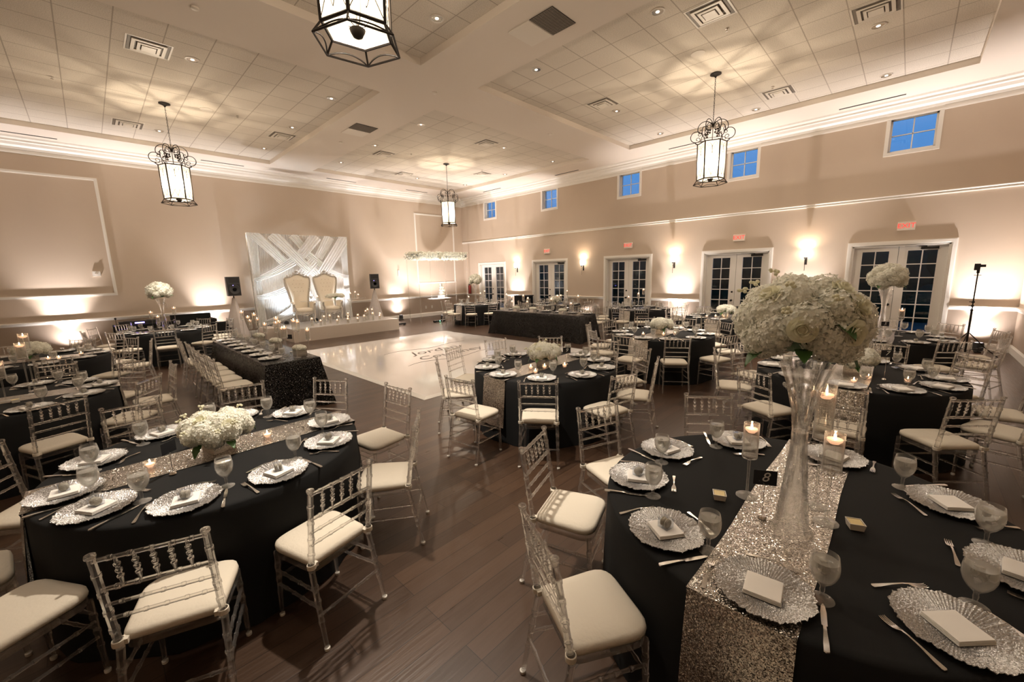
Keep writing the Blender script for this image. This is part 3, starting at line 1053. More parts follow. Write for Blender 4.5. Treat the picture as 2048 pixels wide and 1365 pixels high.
        for s_ in (-1, 1):
            pts = [uv(0.5 + s_ * x, v) for x, v in ((0.0, 0.76), (0.02, 0.86), (0.12, 0.92), (0.24, 0.95), (0.32, 0.90), (0.28, 0.84), (0.2, 0.845), (0.19, 0.88))]
            d.tube(pts, 0.0035, 5)
            pts = [uv(0.5 + s_ * x, v) for x, v in ((0.0, 0.77), (0.1, 0.76), (0.17, 0.79), (0.14, 0.82), (0.08, 0.81))]
            d.tube(pts, 0.003, 5)
            d.tube([uv(0.5, 0.66), uv(0.5 + s_ * 0.07, 0.70)], 0.003, 4)
            d.tube([uv(0.5 - s_ * 0.48, 0.02), uv(0.5 - s_ * 0.25, 0.18), uv(0.5 - s_ * 0.08, 0.30)], 0.003, 5)
            d.tube([uv(0.5, 0.08), uv(0.5 + s_ * 0.12, 0.20), uv(0.5 + s_ * 0.26, 0.33)], 0.003, 5)
        d.tube([uv(0.5, 0.86), uv(0.5, 0.64)], 0.004, 5)
        d.build('scrollwork', 'bronze_metal', pane)
    tp_ = MB()
    ring = [hexp(RT - 0.01, z1 + 0.004, k) for k in range(6)]
    tp_.add(ring + [p + Vector((0, 0, 0.004)) for p in ring], [(5, 4, 3, 2, 1, 0), (6, 7, 8, 9, 10, 11)] + [(i, (i + 1) % 6, 6 + (i + 1) % 6, 6 + i) for i in range(6)])
    tp_.build('top_glass', 'panel_glow', root, smooth=False)
    bl = MB()
    for k in range(3):
        a = rad(120 * k + 20)
        bl.ball((0.11 * math.cos(a), 0.11 * math.sin(a), 4.05), 0.02, 8, 6, 1.6)
    bl.build('bulb', 'bulb', root)
    return root
lan = make_lantern()
LL = ['wrought iron lantern cut off by the top edge of the picture', 'wrought iron hanging lantern in front of the high windows at right',
      'smallest wrought iron hanging lantern, near the back corner', 'wrought iron hanging lantern at left over the tables']
for (x, y), l in zip(LANTERNS, LL):
    place(lan, (x, y, 0), 0, l, 'lantern', 'pendant lanterns')

# ---------------------------------------------------------------- sconces, exit signs, uplights
def make_sconce():
    root = link('wall_sconce', None)
    MB().box(-0.012, -0.03, -0.20, 0, 0.03, 0.0).build('backplate', 'bronze_metal', root, smooth=False)
    a = MB().tube([(-0.13, 0, -0.36), (-0.13, 0, -0.02)], 0.006, 6)
    a.tube([(0, 0, -0.12), (-0.13, 0, -0.10)], 0.006, 6)
    a.lathe([(0.008, -0.05), (0.03, -0.03), (0.035, 0.0), (0.01, 0.005)], 12, Matrix.Translation((-0.13, 0, 0)))
    a.build('arm', 'bronze_metal', root)
    s_ = MB().lathe([(0.03, 0.0), (0.05, 0.02), (0.06, 0.10), (0.058, 0.20), (0.054, 0.20), (0.055, 0.10), (0.045, 0.02), (0.025, 0.004)], 16, Matrix.Translation((-0.13, 0, 0)), True)
    s_.build('glass_shade', 'shade_glow', root)
    return root
sc0 = make_sconce()
for y, w in zip(SCONCES, ('farthest, between first two door pairs', 'between the second and third door pairs', 'between the third and fourth door pairs', 'above the big bouquet, nearest')):
    place(sc0, (XW, y, 2.20), 0, 'lit wall sconce %s' % w, 'wall lamp', 'wall sconces between the doors')
ex_t = text_mesh('EXIT', 0.155, 0.003)
ex_t.materials.append(MATS['exit_letter'])
def make_exit():
    root = link('exit_sign', None)
    MB().box(-0.05, -0.155, -0.10, 0, 0.155, 0.10).build('housing', 'exit_face', root, smooth=False)
    o = link('lettering', ex_t, root)
    o.matrix_local = Matrix.Translation((-0.052, 0, 0.0)) @ Matrix(((0, 0, -1, 0), (-1, 0, 0, 0), (0, 1, 0, 0), (0, 0, 0, 1)))
    return root
ex0 = make_exit()
for y, w in zip((0.15, 3.73, 7.33, 11.06), ('rightmost', 'second from right', 'third from right', 'farthest')):
    place(ex0, (XW, y, 2.845), 0, 'red lit EXIT sign over the %s double doors' % {'farthest': 'second farthest'}.get(w, w), 'exit sign', 'exit signs above the doors')
def make_up():
    root = link('uplight', None)
    MB().lathe([(0.07, 0.04), (0.085, 0.05), (0.085, 0.20), (0.075, 0.22), (0.065, 0.22), (0.065, 0.19), (0.01, 0.19)], 16).build('housing', 'black_plastic', root)
    MB().lathe([(0.062, 0.195), (0.062, 0.2), (0.01, 0.2)], 16).build('lens', 'lens_glow', root)
    MB().tube([(-0.09, 0, 0.02), (-0.1, 0, 0.12), (-0.085, 0, 0.13)], 0.008, 6).tube([(0.09, 0, 0.02), (0.1, 0, 0.12), (0.085, 0, 0.13)], 0.008, 6).box(-0.1, -0.05, 0, 0.1, 0.05, 0.02).build('bracket', 'black_metal', root)
    return root
up0 = make_up()
UW = ['floor by wall right of the farthest doors', 'floor by wall between second and third doors', 'floor by wall between third and fourth doors', 'floor by wall behind the big bouquet',
      'floor near the tripod in right corner', 'floor under the big wall panel at left', 'floor behind the left speaker', 'floor right of the right speaker']
for (x, y, e), w in zip(UPLIGHTS, UW):
    place(up0, (x, y, 0), 0, 'small black uplight on %s' % w, 'uplight', 'uplights along the walls')
place(up0, (10.62, 14.55, 0), 0, 'small black uplight on floor beside the hanging cake', 'uplight', 'uplights along the walls')

# ================================================================ CHAIRS (facing +Y, origin on the floor below the seat)
def seat_outline(wf, wb, d0, d1, rc, n=5):
    pts = []
    corners = [(wb, d0), (wf, d1 - 0.015), (-wf, d1 - 0.015), (-wb, d0)]
    k = len(corners)
    for i in range(k):
        p = Vector(corners[i])
        a = (Vector(corners[i - 1]) - p).normalized()
        b_ = (Vector(corners[(i + 1) % k]) - p).normalized()
        r = rc if i in (1, 2) else rc * 0.45
        p0, p1 = p + a * r, p + b_ * r
        for q in range(n + 1):
            t = q / n
            w = p0 * (1 - t) ** 2 + p * 2 * t * (1 - t) + p1 * t * t
            pts.append((w.x, w.y))
    return pts
def make_chair(detail):
    root = link('chiavari_chair', None)
    out = seat_outline(0.203, 0.180, -0.195, 0.190, 0.10)
    cu = MB()
    lay = [(0.93, 0.440), (1.0, 0.447), (1.015, 0.462), (1.0, 0.478), (0.93, 0.488), (0.70, 0.494), (0.35, 0.497)]
    vs, fs = [], []
    n = len(out)
    for s_, z in lay:
        vs += [(x * s_, y * s_, z) for x, y in out]
    for j in range(len(lay) - 1):
        for i in range(n):
            fs.append((j * n + i, j * n + (i + 1) % n, (j + 1) * n + (i + 1) % n, (j + 1) * n + i))
    fs.append(tuple(range(n - 1, -1, -1)))
    fs.append(tuple((len(lay) - 1) * n + i for i in range(n)))
    cu.add(vs, fs)
    cush = cu.build('cushion', 'cushion_fabric', root, angle=60)
    sf = MB()
    vs = []
    fs = []
    lay2 = [(0.985, 0.405), (0.985, 0.438), (0.80, 0.438), (0.80, 0.405)]
    for s_, z in lay2:
        vs += [(x * s_, y * s_, z) for x, y in out]
    for j in range(4):
        for i in range(n):
            fs.append((j * n + i, j * n + (i + 1) % n, ((j + 1) % 4) * n + (i + 1) % n, ((j + 1) % 4) * n + i))
    sf.add(vs, fs)
    nn = 8 if detail else 5
    def rearleg(s_):
        m_ = MB()
        a, b_, c_ = (s_ * 0.200, -0.285, 0.0), (s_ * 0.187, -0.20, 0.43), (s_ * 0.187, -0.27, 0.905)
        m_.rod(a, b_, 0.0125, (0.36, 0.62, 0.80) if detail else (), nn, 1.22, None, 0.0165)
        m_.rod(b_, c_, 0.0165, (0.06, 0.22, 0.42, 0.62, 0.82) if detail else (), nn, 1.2, None, 0.0145)
        m_.lathe([(0.012, 0), (0.018, 0.004), (0.020, 0.012), (0.018, 0.020), (0.008, 0.024)], nn + 2, Matrix.Translation((s_ * 0.187, -0.272, 0.903)))
        return m_
    def frontleg(s_):
        return MB().rod((s_ * 0.188, 0.156, 0.0), (s_ * 0.178, 0.150, 0.42), 0.0115, (0.38, 0.58, 0.78) if detail else (), nn, 1.22, None, 0.0155)
    rails = []
    for t in (0.97, 0.665, 0.50, 0.345):
        y = -0.20 - 0.07 * t
        z = 0.43 + 0.475 * t
        rails.append(MB().rod((-0.187, y, z), (0.187, y, z), 0.0098 if t > 0.6 else 0.0080, (0.14, 0.31, 0.5, 0.69, 0.86) if detail else (), nn, 1.28))
    sp = []
    for x in (-0.117, -0.0585, 0, 0.0585, 0.117):
        a = Vector((x, -0.20 - 0.07 * 0.665, 0.43 + 0.475 * 0.665))
        b_ = Vector((x, -0.20 - 0.07 * 0.97, 0.43 + 0.475 * 0.97))
        m_ = MB()
        ts = ((0, .0045), (.18, .0075), (.27, .0075), (.3, .0125), (.35, .0125), (.38, .0075), (.47, .0085), (.5, .0125), (.56, .0125), (.59, .0075), (.68, .0085), (.72, .0125), (.77, .0125), (.8, .0075), (.86, .007), (1, .0045))
        if not detail:
            ts = ((0, .005), (.3, .009), (.38, .012), (.46, .008), (.62, .012), (.72, .008), (1, .005))
        m_.tube([a.lerp(b_, t) for t, _ in ts], [r for _, r in ts], nn - (1 if detail else 0))
        sp.append(m_)
    st = []
    for s_ in (-1, 1):
        for z, f in ((0.30, 0), (0.21, 0)):
            yb = -0.285 + 0.085 * z / 0.43
            st.append(((s_ * (0.200 - 0.013 * z / 0.43), yb, z + 0.02), (s_ * 0.184, 0.152, z)))
    st.append(((-0.196, -0.285 + 0.085 * 0.44, 0.19), (0.196, -0.285 + 0.085 * 0.44, 0.19)))
    st.append(((-0.182, 0.154, 0.255), (0.182, 0.154, 0.255)))
    st.append(((-0.182, 0.152, 0.345), (0.182, 0.152, 0.345)))
    stm = [MB().rod(a, b_, 0.0085, (0.2, 0.4, 0.6, 0.8) if detail else (), nn, 1.3) for a, b_ in st]
    if detail:
        sf.build('seat_frame', 'acrylic', root)
        for s_ in (-1, 1):
            L = rearleg(s_).build('back_leg', 'acrylic', root)
            MB().lathe([(0.014, -0.004), (0.0155, 0.0), (0.0155, 0.012), (0.012, 0.014)], 10, Matrix.Translation((s_ * 0.200, -0.285, 0.004))).build('foot_cap', 'rubber_white', L)
            L = frontleg(s_).build('front_leg', 'acrylic', root)
            MB().lathe([(0.013, -0.004), (0.0145, 0.0), (0.0145, 0.012), (0.011, 0.014)], 10, Matrix.Translation((s_ * 0.188, 0.156, 0.004))).build('foot_cap', 'rubber_white', L)
            tm = MB().lathe([(0.019, 0.448), (0.023, 0.450), (0.024, 0.462), (0.023, 0.474), (0.019, 0.476)], 12, Matrix.Translation((s_ * 0.187, -0.205, 0)), True)
            tm.box(-0.012 + s_ * 0.165, -0.215, 0.45, 0.012 + s_ * 0.165, -0.17, 0.473)
            tm.build('tie', 'cushion_tie', cush)
        rails[0].build('top_rail', 'acrylic', root)
        for m_ in rails[1:]:
            m_.build('back_rail', 'acrylic', root)
        for m_ in sp:
            m_.build('spindle', 'acrylic', root)
        for m_ in stm:
            m_.build('stretcher', 'acrylic', root)
    else:
        sf.build('seat_frame', 'acrylic_far', root)
        bk = MB()
        for m_ in rails + sp:
            bk.add(m_.v, m_.f)
        bk.build('backrest', 'acrylic_far', root)
        for s_ in (-1, 1):
            rearleg(s_).build('back_leg', 'acrylic_far', root)
            frontleg(s_).build('front_leg', 'acrylic_far', root)
        bk = MB()
        for m_ in stm:
            bk.add(m_.v, m_.f)
        bk.build('stretchers', 'acrylic_far', root)
    return root
glassy('acrylic_far', (0.99, 0.985, 0.975), 0.5, 1.49, 0.05, (0.85, 0.80, 0.74), 0.12)
chair_near, chair_far = make_chair(True), make_chair(False)

# ================================================================ TABLEWARE
def make_charger():
    n, rings = 168, 12
    vs, fs = [], []
    rn = random.Random(3)
    lob = [rn.uniform(-1, 1) for _ in range(24)]
    def edge(a):
        u = a / (2 * PI) * 24
        i = int(u) % 24
        t = u - int(u)
        k = lob[i] * (1 - t) + lob[(i + 1) % 24] * t
        return 0.161 + 0.0045 * k + 0.0075 * abs(math.sin(12 * a + k)) + 0.0024 * math.sin(43 * a)
    for j in range(rings + 1):
        for i in range(n):
            a = 2 * PI * i / n
            t = j / rings
            r = edge(a) * t if t > 0 else 0.0
            rr = r
            if t < 0.55:
                z = 0.004
            elif t < 0.66:
                z = 0.004 + 0.006 * (t - 0.55) / 0.11
            else:
                z = 0.010 + 0.012 * ((t - 0.66) / 0.34) ** 1.3
            if t > 0.15:
                z += 0.0016 * (1 if i % 2 else -1) * min(1, t * 1.3) + (0.0016 * math.sin(12 * a) + 0.001 * math.sin(31 * a)) * max(0, t - 0.6) / 0.4
            vs.append((rr * math.cos(a), rr * math.sin(a), z))
    for j in range(rings):
        for i in range(n):
            fs.append((j * n + i, j * n + (i + 1) % n, (j + 1) * n + (i + 1) % n, (j + 1) * n + i))
    k = len(vs)
    vs += [(x * 0.99, y * 0.99, max(0.0005, z - 0.004)) for x, y, z in vs]
    fs += [tuple(reversed([q + k for q in f])) for f in fs]
    for i in range(n):
        a_, b_ = rings * n + i, rings * n + (i + 1) % n
        fs.append((a_, b_, b_ + k, a_ + k))
    m_ = MB()
    m_.add(vs, fs)
    return m_.build('charger_plate', 'silver_glass', angle=22, recalc=False)
charger = make_charger()

def make_napkin():
    m_ = MB()
    rn = random.Random(5)
    n = 12
    for q, (z0, z1, s_) in enumerate(((0, 0.0045, 1.0), (0.0045, 0.009, 0.985), (0.009, 0.0135, 0.97), (0.0135, 0.0165, 0.955))):
        vs, fs = [], []
        h_ = 0.062 * s_
        for top in (0, 1):
            for i in range(n + 1):
                for j in range(n + 1):
                    x, y = -h_ + 2 * h_ * i / n, -h_ + 2 * h_ * j / n
                    e = max(abs(x), abs(y)) / h_
                    z = (z1 if top else z0) + (0.0012 * math.sin(x * 40) * math.cos(y * 33 + q)) * (1 if top else 0)
                    z -= (0.0012 if top else -0.0004) * max(0, e - 0.85) / 0.15
                    x2 = x
                    y2 = y
                    vs.append((x2, y2, z))
        N = (n + 1) ** 2
        for i in range(n):
            for j in range(n):
                a = i * (n + 1) + j
                fs.append((a + N, a + n + 1 + N, a + n + 2 + N, a + 1 + N))
                fs.append((a, a + 1, a + n + 2, a + n + 1))
        for i in range(n):
            a, b_ = i * (n + 1), (i + 1) * (n + 1)
            fs.append((a, b_, b_ + N, a + N))
            a, b_ = i * (n + 1) + n, (i + 1) * (n + 1) + n
            fs.append((b_, a, a + N, b_ + N))
            fs.append((i + 1, i, i + N, i + 1 + N))
            a, b_ = n * (n + 1) + i, n * (n + 1) + i + 1
            fs.append((a, b_, b_ + N, a + N))
        m_.add(vs, fs)
    return m_.build('folded_napkin', 'white_linen', angle=50)
napkin = make_napkin()

def make_favor():
    root = link('favor_box', None)
    for x in (-0.0115, 0.0115):
        m_ = MB()
        T = Matrix.Translation((x, 0, 0.0235)) @ Matrix.Rotation(PI / 2, 4, 'Y')
        m_.lathe([(0.004, -0.0095), (0.015, -0.0085), (0.0205, -0.005), (0.0215, -0.002), (0.018, -0.0015), (0.018, 0.0015), (0.0215, 0.002), (0.0205, 0.005), (0.015, 0.0085), (0.004, 0.0095)], 18, T)
        m_.build('macaron', 'macaron', root)
    m_ = MB().box(-0.025, -0.024, 0.0005, 0.025, 0.024, 0.047)
    m_.build('clear_box', 'door_glass', root, smooth=False)
    return root
favor = make_favor()

def make_goblet():
    root = link('water_goblet', None)
    K_ = 1.16
    prof = [(0.001, 0.0), (0.034, 0.0), (0.0355, 0.002), (0.030, 0.004), (0.012, 0.009), (0.0065, 0.016), (0.0055, 0.026), (0.0075, 0.036), (0.0060, 0.046), (0.010, 0.054),
            (0.024, 0.068), (0.034, 0.085), (0.0395, 0.105), (0.040, 0.122), (0.0375, 0.142), (0.0345, 0.158), (0.0333, 0.1585), (0.0360, 0.142), (0.0385, 0.122), (0.0380, 0.105), (0.0325, 0.086), (0.0225, 0.070), (0.008, 0.0575), (0.001, 0.056)]
    prof = [(a_ * K_, b2 * K_) for a_, b2 in prof]
    g_ = MB().lathe(prof, 24)
    g_.build('glass', 'clear_glass', root, angle=50)
    w = [(0.001, 0.0585), (0.0075, 0.0592), (0.0218, 0.0710), (0.0317, 0.0868), (0.0372, 0.1055), (0.0377, 0.122), (0.0360, 0.139), (0.030, 0.1385), (0.001, 0.1385)]
    w = [(a_ * K_, b2 * K_) for a_, b2 in w]
    wa = MB().lathe(w, 20)
    wa.build('water', 'water', root, angle=50)
    ic = MB()
    rn = random.Random(8)
    for i in range(5):
        a = rn.uniform(0, 6.28)
        T = Matrix.Translation((0.016 * math.cos(a), 0.016 * math.sin(a), 0.136 + 0.005 * i)) @ Matrix.Rotation(rn.uniform(0, 3), 4, (rn.random(), rn.random(), rn.random()))
        ic.box(-0.010, -0.010, -0.009, 0.010, 0.010, 0.009, T)
    ic.build('ice_cubes', 'water', root, smooth=False)
    return root
goblet = make_goblet()
gob_far = link('water_goblet', None)
for ch in list(COL.objects):
    if ch.parent == goblet and ch.name.split('.')[0] in ('glass', 'water'):
        c_ = ch.copy()
        COL.objects.link(c_)
        c_.parent = gob_far

def make_fork():
    m_ = MB()
    def strip(pts, th):
        vs, fs = [], []
        for x, w, z in pts:
            vs += [(-w, x, z), (w, x, z), (w, x, z + th), (-w, x, z + th)]
        for i in range(len(pts) - 1):
            for q in range(4):
                fs.append((i * 4 + q, i * 4 + (q + 1) % 4, (i + 1) * 4 + (q + 1) % 4, (i + 1) * 4 + q))
        fs += [(3, 2, 1, 0), tuple((len(pts) - 1) * 4 + q for q in range(4))]
        m_.add(vs, fs)
    strip([(-0.098, 0.004, 0.001), (-0.094, 0.0085, 0.001), (-0.07, 0.0075, 0.003), (-0.03, 0.004, 0.009), (0.01, 0.003, 0.013), (0.03, 0.0035, 0.012), (0.04, 0.009, 0.008), (0.05, 0.0115, 0.005), (0.058, 0.012, 0.004)], 0.002)
    for x in (-0.0098, -0.0034, 0.0034, 0.0098):
        vs, fs = [], []
        for y, w, z in ((0.056, 0.0021, 0.004), (0.075, 0.0019, 0.003), (0.09, 0.0016, 0.004), (0.098, 0.0008, 0.006)):
            vs += [(x - w, y, z), (x + w, y, z), (x + w, y, z + 0.0018), (x - w, y, z + 0.0018)]
        for i in range(3):
            for q in range(4):
                fs.append((i * 4 + q, i * 4 + (q + 1) % 4, (i + 1) * 4 + (q + 1) % 4, (i + 1) * 4 + q))
        fs += [(3, 2, 1, 0), (12, 13, 14, 15)]
        m_.add(vs, fs)
    return m_.build('fork', 'cutlery', angle=50)
def make_knife():
    m_ = MB()
    vs, fs = [], []
    pts = [(-0.115, 0.003, 0.001, .004), (-0.111, 0.0085, 0.001, .005), (-0.08, 0.0085, 0.001, .006), (-0.03, 0.0055, 0.001, .006), (0.0, 0.005, 0.001, .005), (0.005, 0.009, 0.0015, .002), (0.07, 0.0095, 0.0015, .002), (0.105, 0.006, 0.0015, .0018), (0.115, 0.001, 0.0015, .0015)]
    for y, w, z, t in pts:
        vs += [(-w, y, z), (w * 0.9, y, z), (w * 0.9, y, z + t), (-w, y, z + t)]
    for i in range(len(pts) - 1):
        for q in range(4):
            fs.append((i * 4 + q, i * 4 + (q + 1) % 4, (i + 1) * 4 + (q + 1) % 4, (i + 1) * 4 + q))
    fs += [(3, 2, 1, 0), tuple((len(pts) - 1) * 4 + q for q in range(4))]
    m_.add(vs, fs)
    return m_.build('knife', 'cutlery', angle=50)
fork, knife = make_fork(), make_knife()

def candle_body(root, zt, r, hw):
    """floating candle + flame, top of the wax at zt"""
    c_ = MB().lathe([(0.004, zt - 0.026), (r * 0.55, zt - 0.024), (r * 0.9, zt - 0.010), (r * 0.92, zt - 0.002), (r * 0.6, zt), (0.003, zt - 0.001)], 16)
    cb = c_.build('candle', 'wax', root)
    MB().lathe([(0.0015, zt), (0.0052, zt + 0.008), (0.0045, zt + 0.016), (0.0015, zt + 0.026), (0.0003, zt + 0.030)], 8).build('flame', 'flame', cb)
def make_stemvase(stem, h, r, foot):
    root = link('candle_vase', None)
    if stem > 0:
        prof = [(0.001, 0), (foot, 0), (foot, 0.003), (0.02, 0.008), (0.0065, 0.02), (0.0055, stem * 0.5), (0.0075, stem - 0.012), (0.02, stem - 0.003), (r * 0.95, stem + 0.001)]
    else:
        prof = [(0.001, 0), (r * 0.97, 0)]
    z0 = stem
    prof += [(r, z0 + 0.006), (r, z0 + h), (r - 0.0028, z0 + h), (r - 0.0028, z0 + 0.014), (0.001, z0 + 0.013)]
    MB().lathe(prof, 24).build('glass', 'vase_glass', root, angle=50)
    lv = z0 + h * 0.80
    MB().lathe([(0.001, z0 + 0.0145), (r - 0.0036, z0 + 0.0155), (r - 0.0036, lv), (0.001, lv)], 20).build('water', 'candle_water', root, angle=50)
    candle_body(root, lv + 0.012, r - 0.006, 0)
    return root
def make_votive():
    root = link('votive_candle', None)
    MB().lathe([(0.001, 0), (0.024, 0), (0.027, 0.004), (0.031, 0.055), (0.0288, 0.055), (0.0245, 0.008), (0.001, 0.007)], 18).build('glass', 'clear_glass', root, angle=50)
    candle_body(root, 0.036, 0.026, 0)
    return root
votive = make_votive()
SV = {}
def stemvase(x, y, z, ztop, label, cat='candle vase', group='floating candle vases', r=0.038, foot=0.052, h=0.19):
    """ztop = flame height in the room"""
    stem = max(0.0, ztop - z - h * 0.80 - 0.028)
    stem = round(stem / 0.02) * 0.02
    key = (stem, r, h)
    if key not in SV:
        SV[key] = make_stemvase(stem, h, r, foot)
    return place(SV[key], (x, y, z), 0, label, cat, group)

def make_butter():
    root = link('butter_dish', None)
    m_ = MB()
    a, b_ = 0.026, 0.031
    vs = [(-a, -a, 0), (a, -a, 0), (a, a, 0), (-a, a, 0), (-b_, -b_, 0.032), (b_, -b_, 0.032), (b_, b_, 0.032), (-b_, b_, 0.032)]
    c_ = b_ - 0.003
    vs += [(-c_, -c_, 0.032), (c_, -c_, 0.032), (c_, c_, 0.032), (-c_, c_, 0.032), (-a, -a, 0.006), (a, -a, 0.006), (a, a, 0.006), (-a, a, 0.006)]
    fs = [(3, 2, 1, 0)] + [(i, (i + 1) % 4, 4 + (i + 1) % 4, 4 + i) for i in range(4)] + [(4 + i, 4 + (i + 1) % 4, 8 + (i + 1) % 4, 8 + i) for i in range(4)] + [(8 + i, 8 + (i + 1) % 4, 12 + (i + 1) % 4, 12 + i) for i in range(4)] + [(12, 13, 14, 15)]
    m_.add(vs, fs)
    m_.build('dish', 'ceramic', root, smooth=False)
    MB().box(-0.025, -0.025, 0.01, 0.025, 0.025, 0.030).build('butter', 'butter', root, smooth=False)
    return root
butter = make_butter()

# ================================================================ FLOWERS
def hydrangea(seed, R=0.085, nf=120, small=1.0):
    rn = random.Random(seed)
    m_ = MB()
    m_.ball((0, 0, 0), R * 0.80, 12, 8, 0.9)
    for i in range(nf):
        # fibonacci over the sphere
        z = 1 - 2 * (i + 0.5) / nf
        a = i * 2.39996 + rn.uniform(-0.2, 0.2)
        q = math.sqrt(1 - z * z)
        d = Vector((q * math.cos(a), q * math.sin(a), z * 0.9)).normalized()
        c_ = d * R * rn.uniform(0.86, 1.03)
        c_.z *= 0.92
        u = d.orthogonal().normalized()
        w = d.cross(u)
        ph = rn.uniform(0, PI)
        sz = R * rn.uniform(0.19, 0.27) * small
        tilt = rn.uniform(0.05, 0.75)
        dd = (d + (u * rn.uniform(-1, 1) + w * rn.uniform(-1, 1)) * 0.45).normalized()
        u = dd.orthogonal().normalized()
        w = dd.cross(u)
        for p in range(4):
            an = ph + p * PI / 2
            e = u * math.cos(an) + w * math.sin(an)
            f = u * -math.sin(an) + w * math.cos(an)
            b0 = c_
            vs = [b0, b0 + e * sz * 0.55 + f * sz * 0.48 + dd * sz * 0.10, b0 + e * sz * 1.1 + dd * sz * tilt * 0.6, b0 + e * sz * 0.55 - f * sz * 0.48 + dd * sz * 0.10]
            m_.add(vs, [(0, 1, 2), (0, 2, 3)])
    return m_.mesh('hydrangea_head', 'petal', True, 80, recalc=False)
def rose(seed):
    rn = random.Random(seed)
    m_ = MB()
    for ring, (n, r, h_, cl) in enumerate(((3, 0.010, 0.036, 0.2), (4, 0.018, 0.036, 0.5), (5, 0.027, 0.032, 0.9), (6, 0.037, 0.024, 1.3))):
        for i in range(n):
            a0 = 2 * PI * i / n + ring * 0.7
            vs, fs = [], []
            for a in range(5):
                for b_ in range(4):
                    an = a0 + (a - 2) * (PI / n) * 0.62
                    t = b_ / 3
                    rr = 0.004 + r * (0.45 + 0.55 * t) + cl * 0.006 * t * t
                    z = h_ * t * (1 - 0.12 * abs(a - 2) ** 1.5) - 0.006 * cl * t * t
                    vs.append((rr * math.cos(an), rr * math.sin(an), z))
            for a in range(4):
                for b_ in range(3):
                    k = a * 4 + b_
                    fs.append((k, k + 4, k + 5, k + 1))
            m_.add(vs, fs)
    m_.ball((0, 0, 0.004), 0.022, 8, 5)
    return m_.mesh('rose', 'rose_petal', True, 80, recalc=False)
def leaf_mesh():
    m_ = MB()
    vs, fs = [], []
    n = 8
    for i in range(n + 1):
        t = i / n
        w = 0.034 * math.sin(PI * min(1, t * 1.02)) ** 0.8 * (1 - 0.3 * t) * (1 + (0.06 if i % 2 else -0.06))
        z = 0.012 * math.sin(PI * t) - 0.03 * t * t
        vs += [(-w, 0.11 * t, z + 0.006), (0, 0.11 * t, z), (w, 0.11 * t, z + 0.006)]
    for i in range(n):
        a = i * 3
        fs += [(a, a + 1, a + 4, a + 3), (a + 1, a + 2, a + 5, a + 4)]
    m_.add(vs, fs)
    return m_.mesh('leaf', 'leaf', True, 80, recalc=False)
def sprig_mesh():
    m_ = MB()
    m_.tube([(0, 0, 0), (0.004, 0, 0.03), (0.0, 0.004, 0.06)], 0.0016, 5)
    for i in range(5):
        a = i * 1.3
        m_.ball((0.012 * math.cos(a), 0.012 * math.sin(a), 0.05 + 0.006 * i), 0.0085, 6, 4)
    return m_.mesh('bud_sprig', 'rose_petal', True, 60)
HY = [hydrangea(1, 0.085, 420, 0.56), hydrangea(2, 0.085, 420, 0.56), hydrangea(3, 0.085, 420, 0.56)]
HYF = [hydrangea(4, 0.085, 170, 0.82), hydrangea(5, 0.085, 170, 0.82)]
RS, LF, SPG = rose(1), leaf_mesh(), sprig_mesh()
def orient(d, roll=0):
    return Vector(d).to_track_quat('Z', 'Y').to_matrix().to_4x4() @ Matrix.Rotation(roll, 4, 'Z')
def make_bouquet(name, rx, rz, nh, seed, detail, head_scale=1.0, roses=6, leaves=5, bottom=-0.45):
    """dome of hydrangea heads, centre at origin"""
    rn = random.Random(seed)
    root = link(name, None)
    core = MB().ball((0, 0, 0), rx * 0.62, 14, 8, rz / rx)
    core.build('foliage_core', 'leaf', root)
    pts = []
    for i in range(nh):
        z = 1 - (1 - bottom) * (i + 0.5) / nh
        a = i * 2.39996 + rn.uniform(-0.15, 0.15)
        q = math.sqrt(max(0, 1 - z * z))
        d = Vector((q * math.cos(a), q * math.sin(a), z))
        pts.append(d)
    for i, d in enumerate(pts):
        me = (HY if detail else HYF)[i % (3 if detail else 2)]
        o = link('hydrangea_head', me, root)
        s_ = head_scale * rn.uniform(0.92, 1.15)
        rr = 0.085 * s_ * 0.8
        o.matrix_local = Matrix.Translation((d.x * (rx - rr), d.y * (rx - rr), d.z * (rz - rr * 0.9))) @ orient(d, rn.uniform(0, 6)) @ Matrix.Scale(s_, 4)
    for i in range(roses):
        a = rn.uniform(0, 6.28)
        z = rn.uniform(-0.15, 0.85)
        q = math.sqrt(1 - z * z)
        d = Vector((q * math.cos(a), q * math.sin(a), z))
        o = link('rose', RS, root)
        o.matrix_local = Matrix.Translation((d.x * (rx - 0.02), d.y * (rx - 0.02), d.z * (rz - 0.02))) @ orient(d) @ Matrix.Scale(1.15 * head_scale, 4)
    for i in range(leaves):
        a = 2 * PI * i / leaves + rn.uniform(-0.3, 0.3)
        z = rn.choice((-0.35, -0.45, -0.3, 0.2))
        q = math.sqrt(1 - z * z)
        d = Vector((math.cos(a), math.sin(a), 0))
        o = link('leaf', LF, root)
        T = Matrix.Translation((d.x * (rx * q - 0.07), d.y * (rx * q - 0.07), z * rz - 0.02))
        o.matrix_local = T @ Matrix.Rotation(a - PI / 2, 4, 'Z') @ Matrix.Rotation(rn.uniform(-0.7, 0.0), 4, 'X')
    if detail:
        for i in range(7):
            a = rn.uniform(0, 6.28)
            z = rn.uniform(0.2, 1)
            q = math.sqrt(1 - z * z)
            d = Vector((q * math.cos(a), q * math.sin(a), z))
            o = link('bud_sprig', SPG, root)
            o.matrix_local = Matrix.Translation((d.x * (rx - 0.03), d.y * (rx - 0.03), d.z * (rz - 0.02))) @ orient(d)
    return root
tall_bq = make_bouquet('hydrangea_bouquet', 0.242, 0.200, 24, 21, True, 0.92, 7, 7, -0.62)
tall_bq_far = make_bouquet('hydrangea_bouquet', 0.265, 0.235, 22, 22, False, 1.05, 0, 4, -0.55)
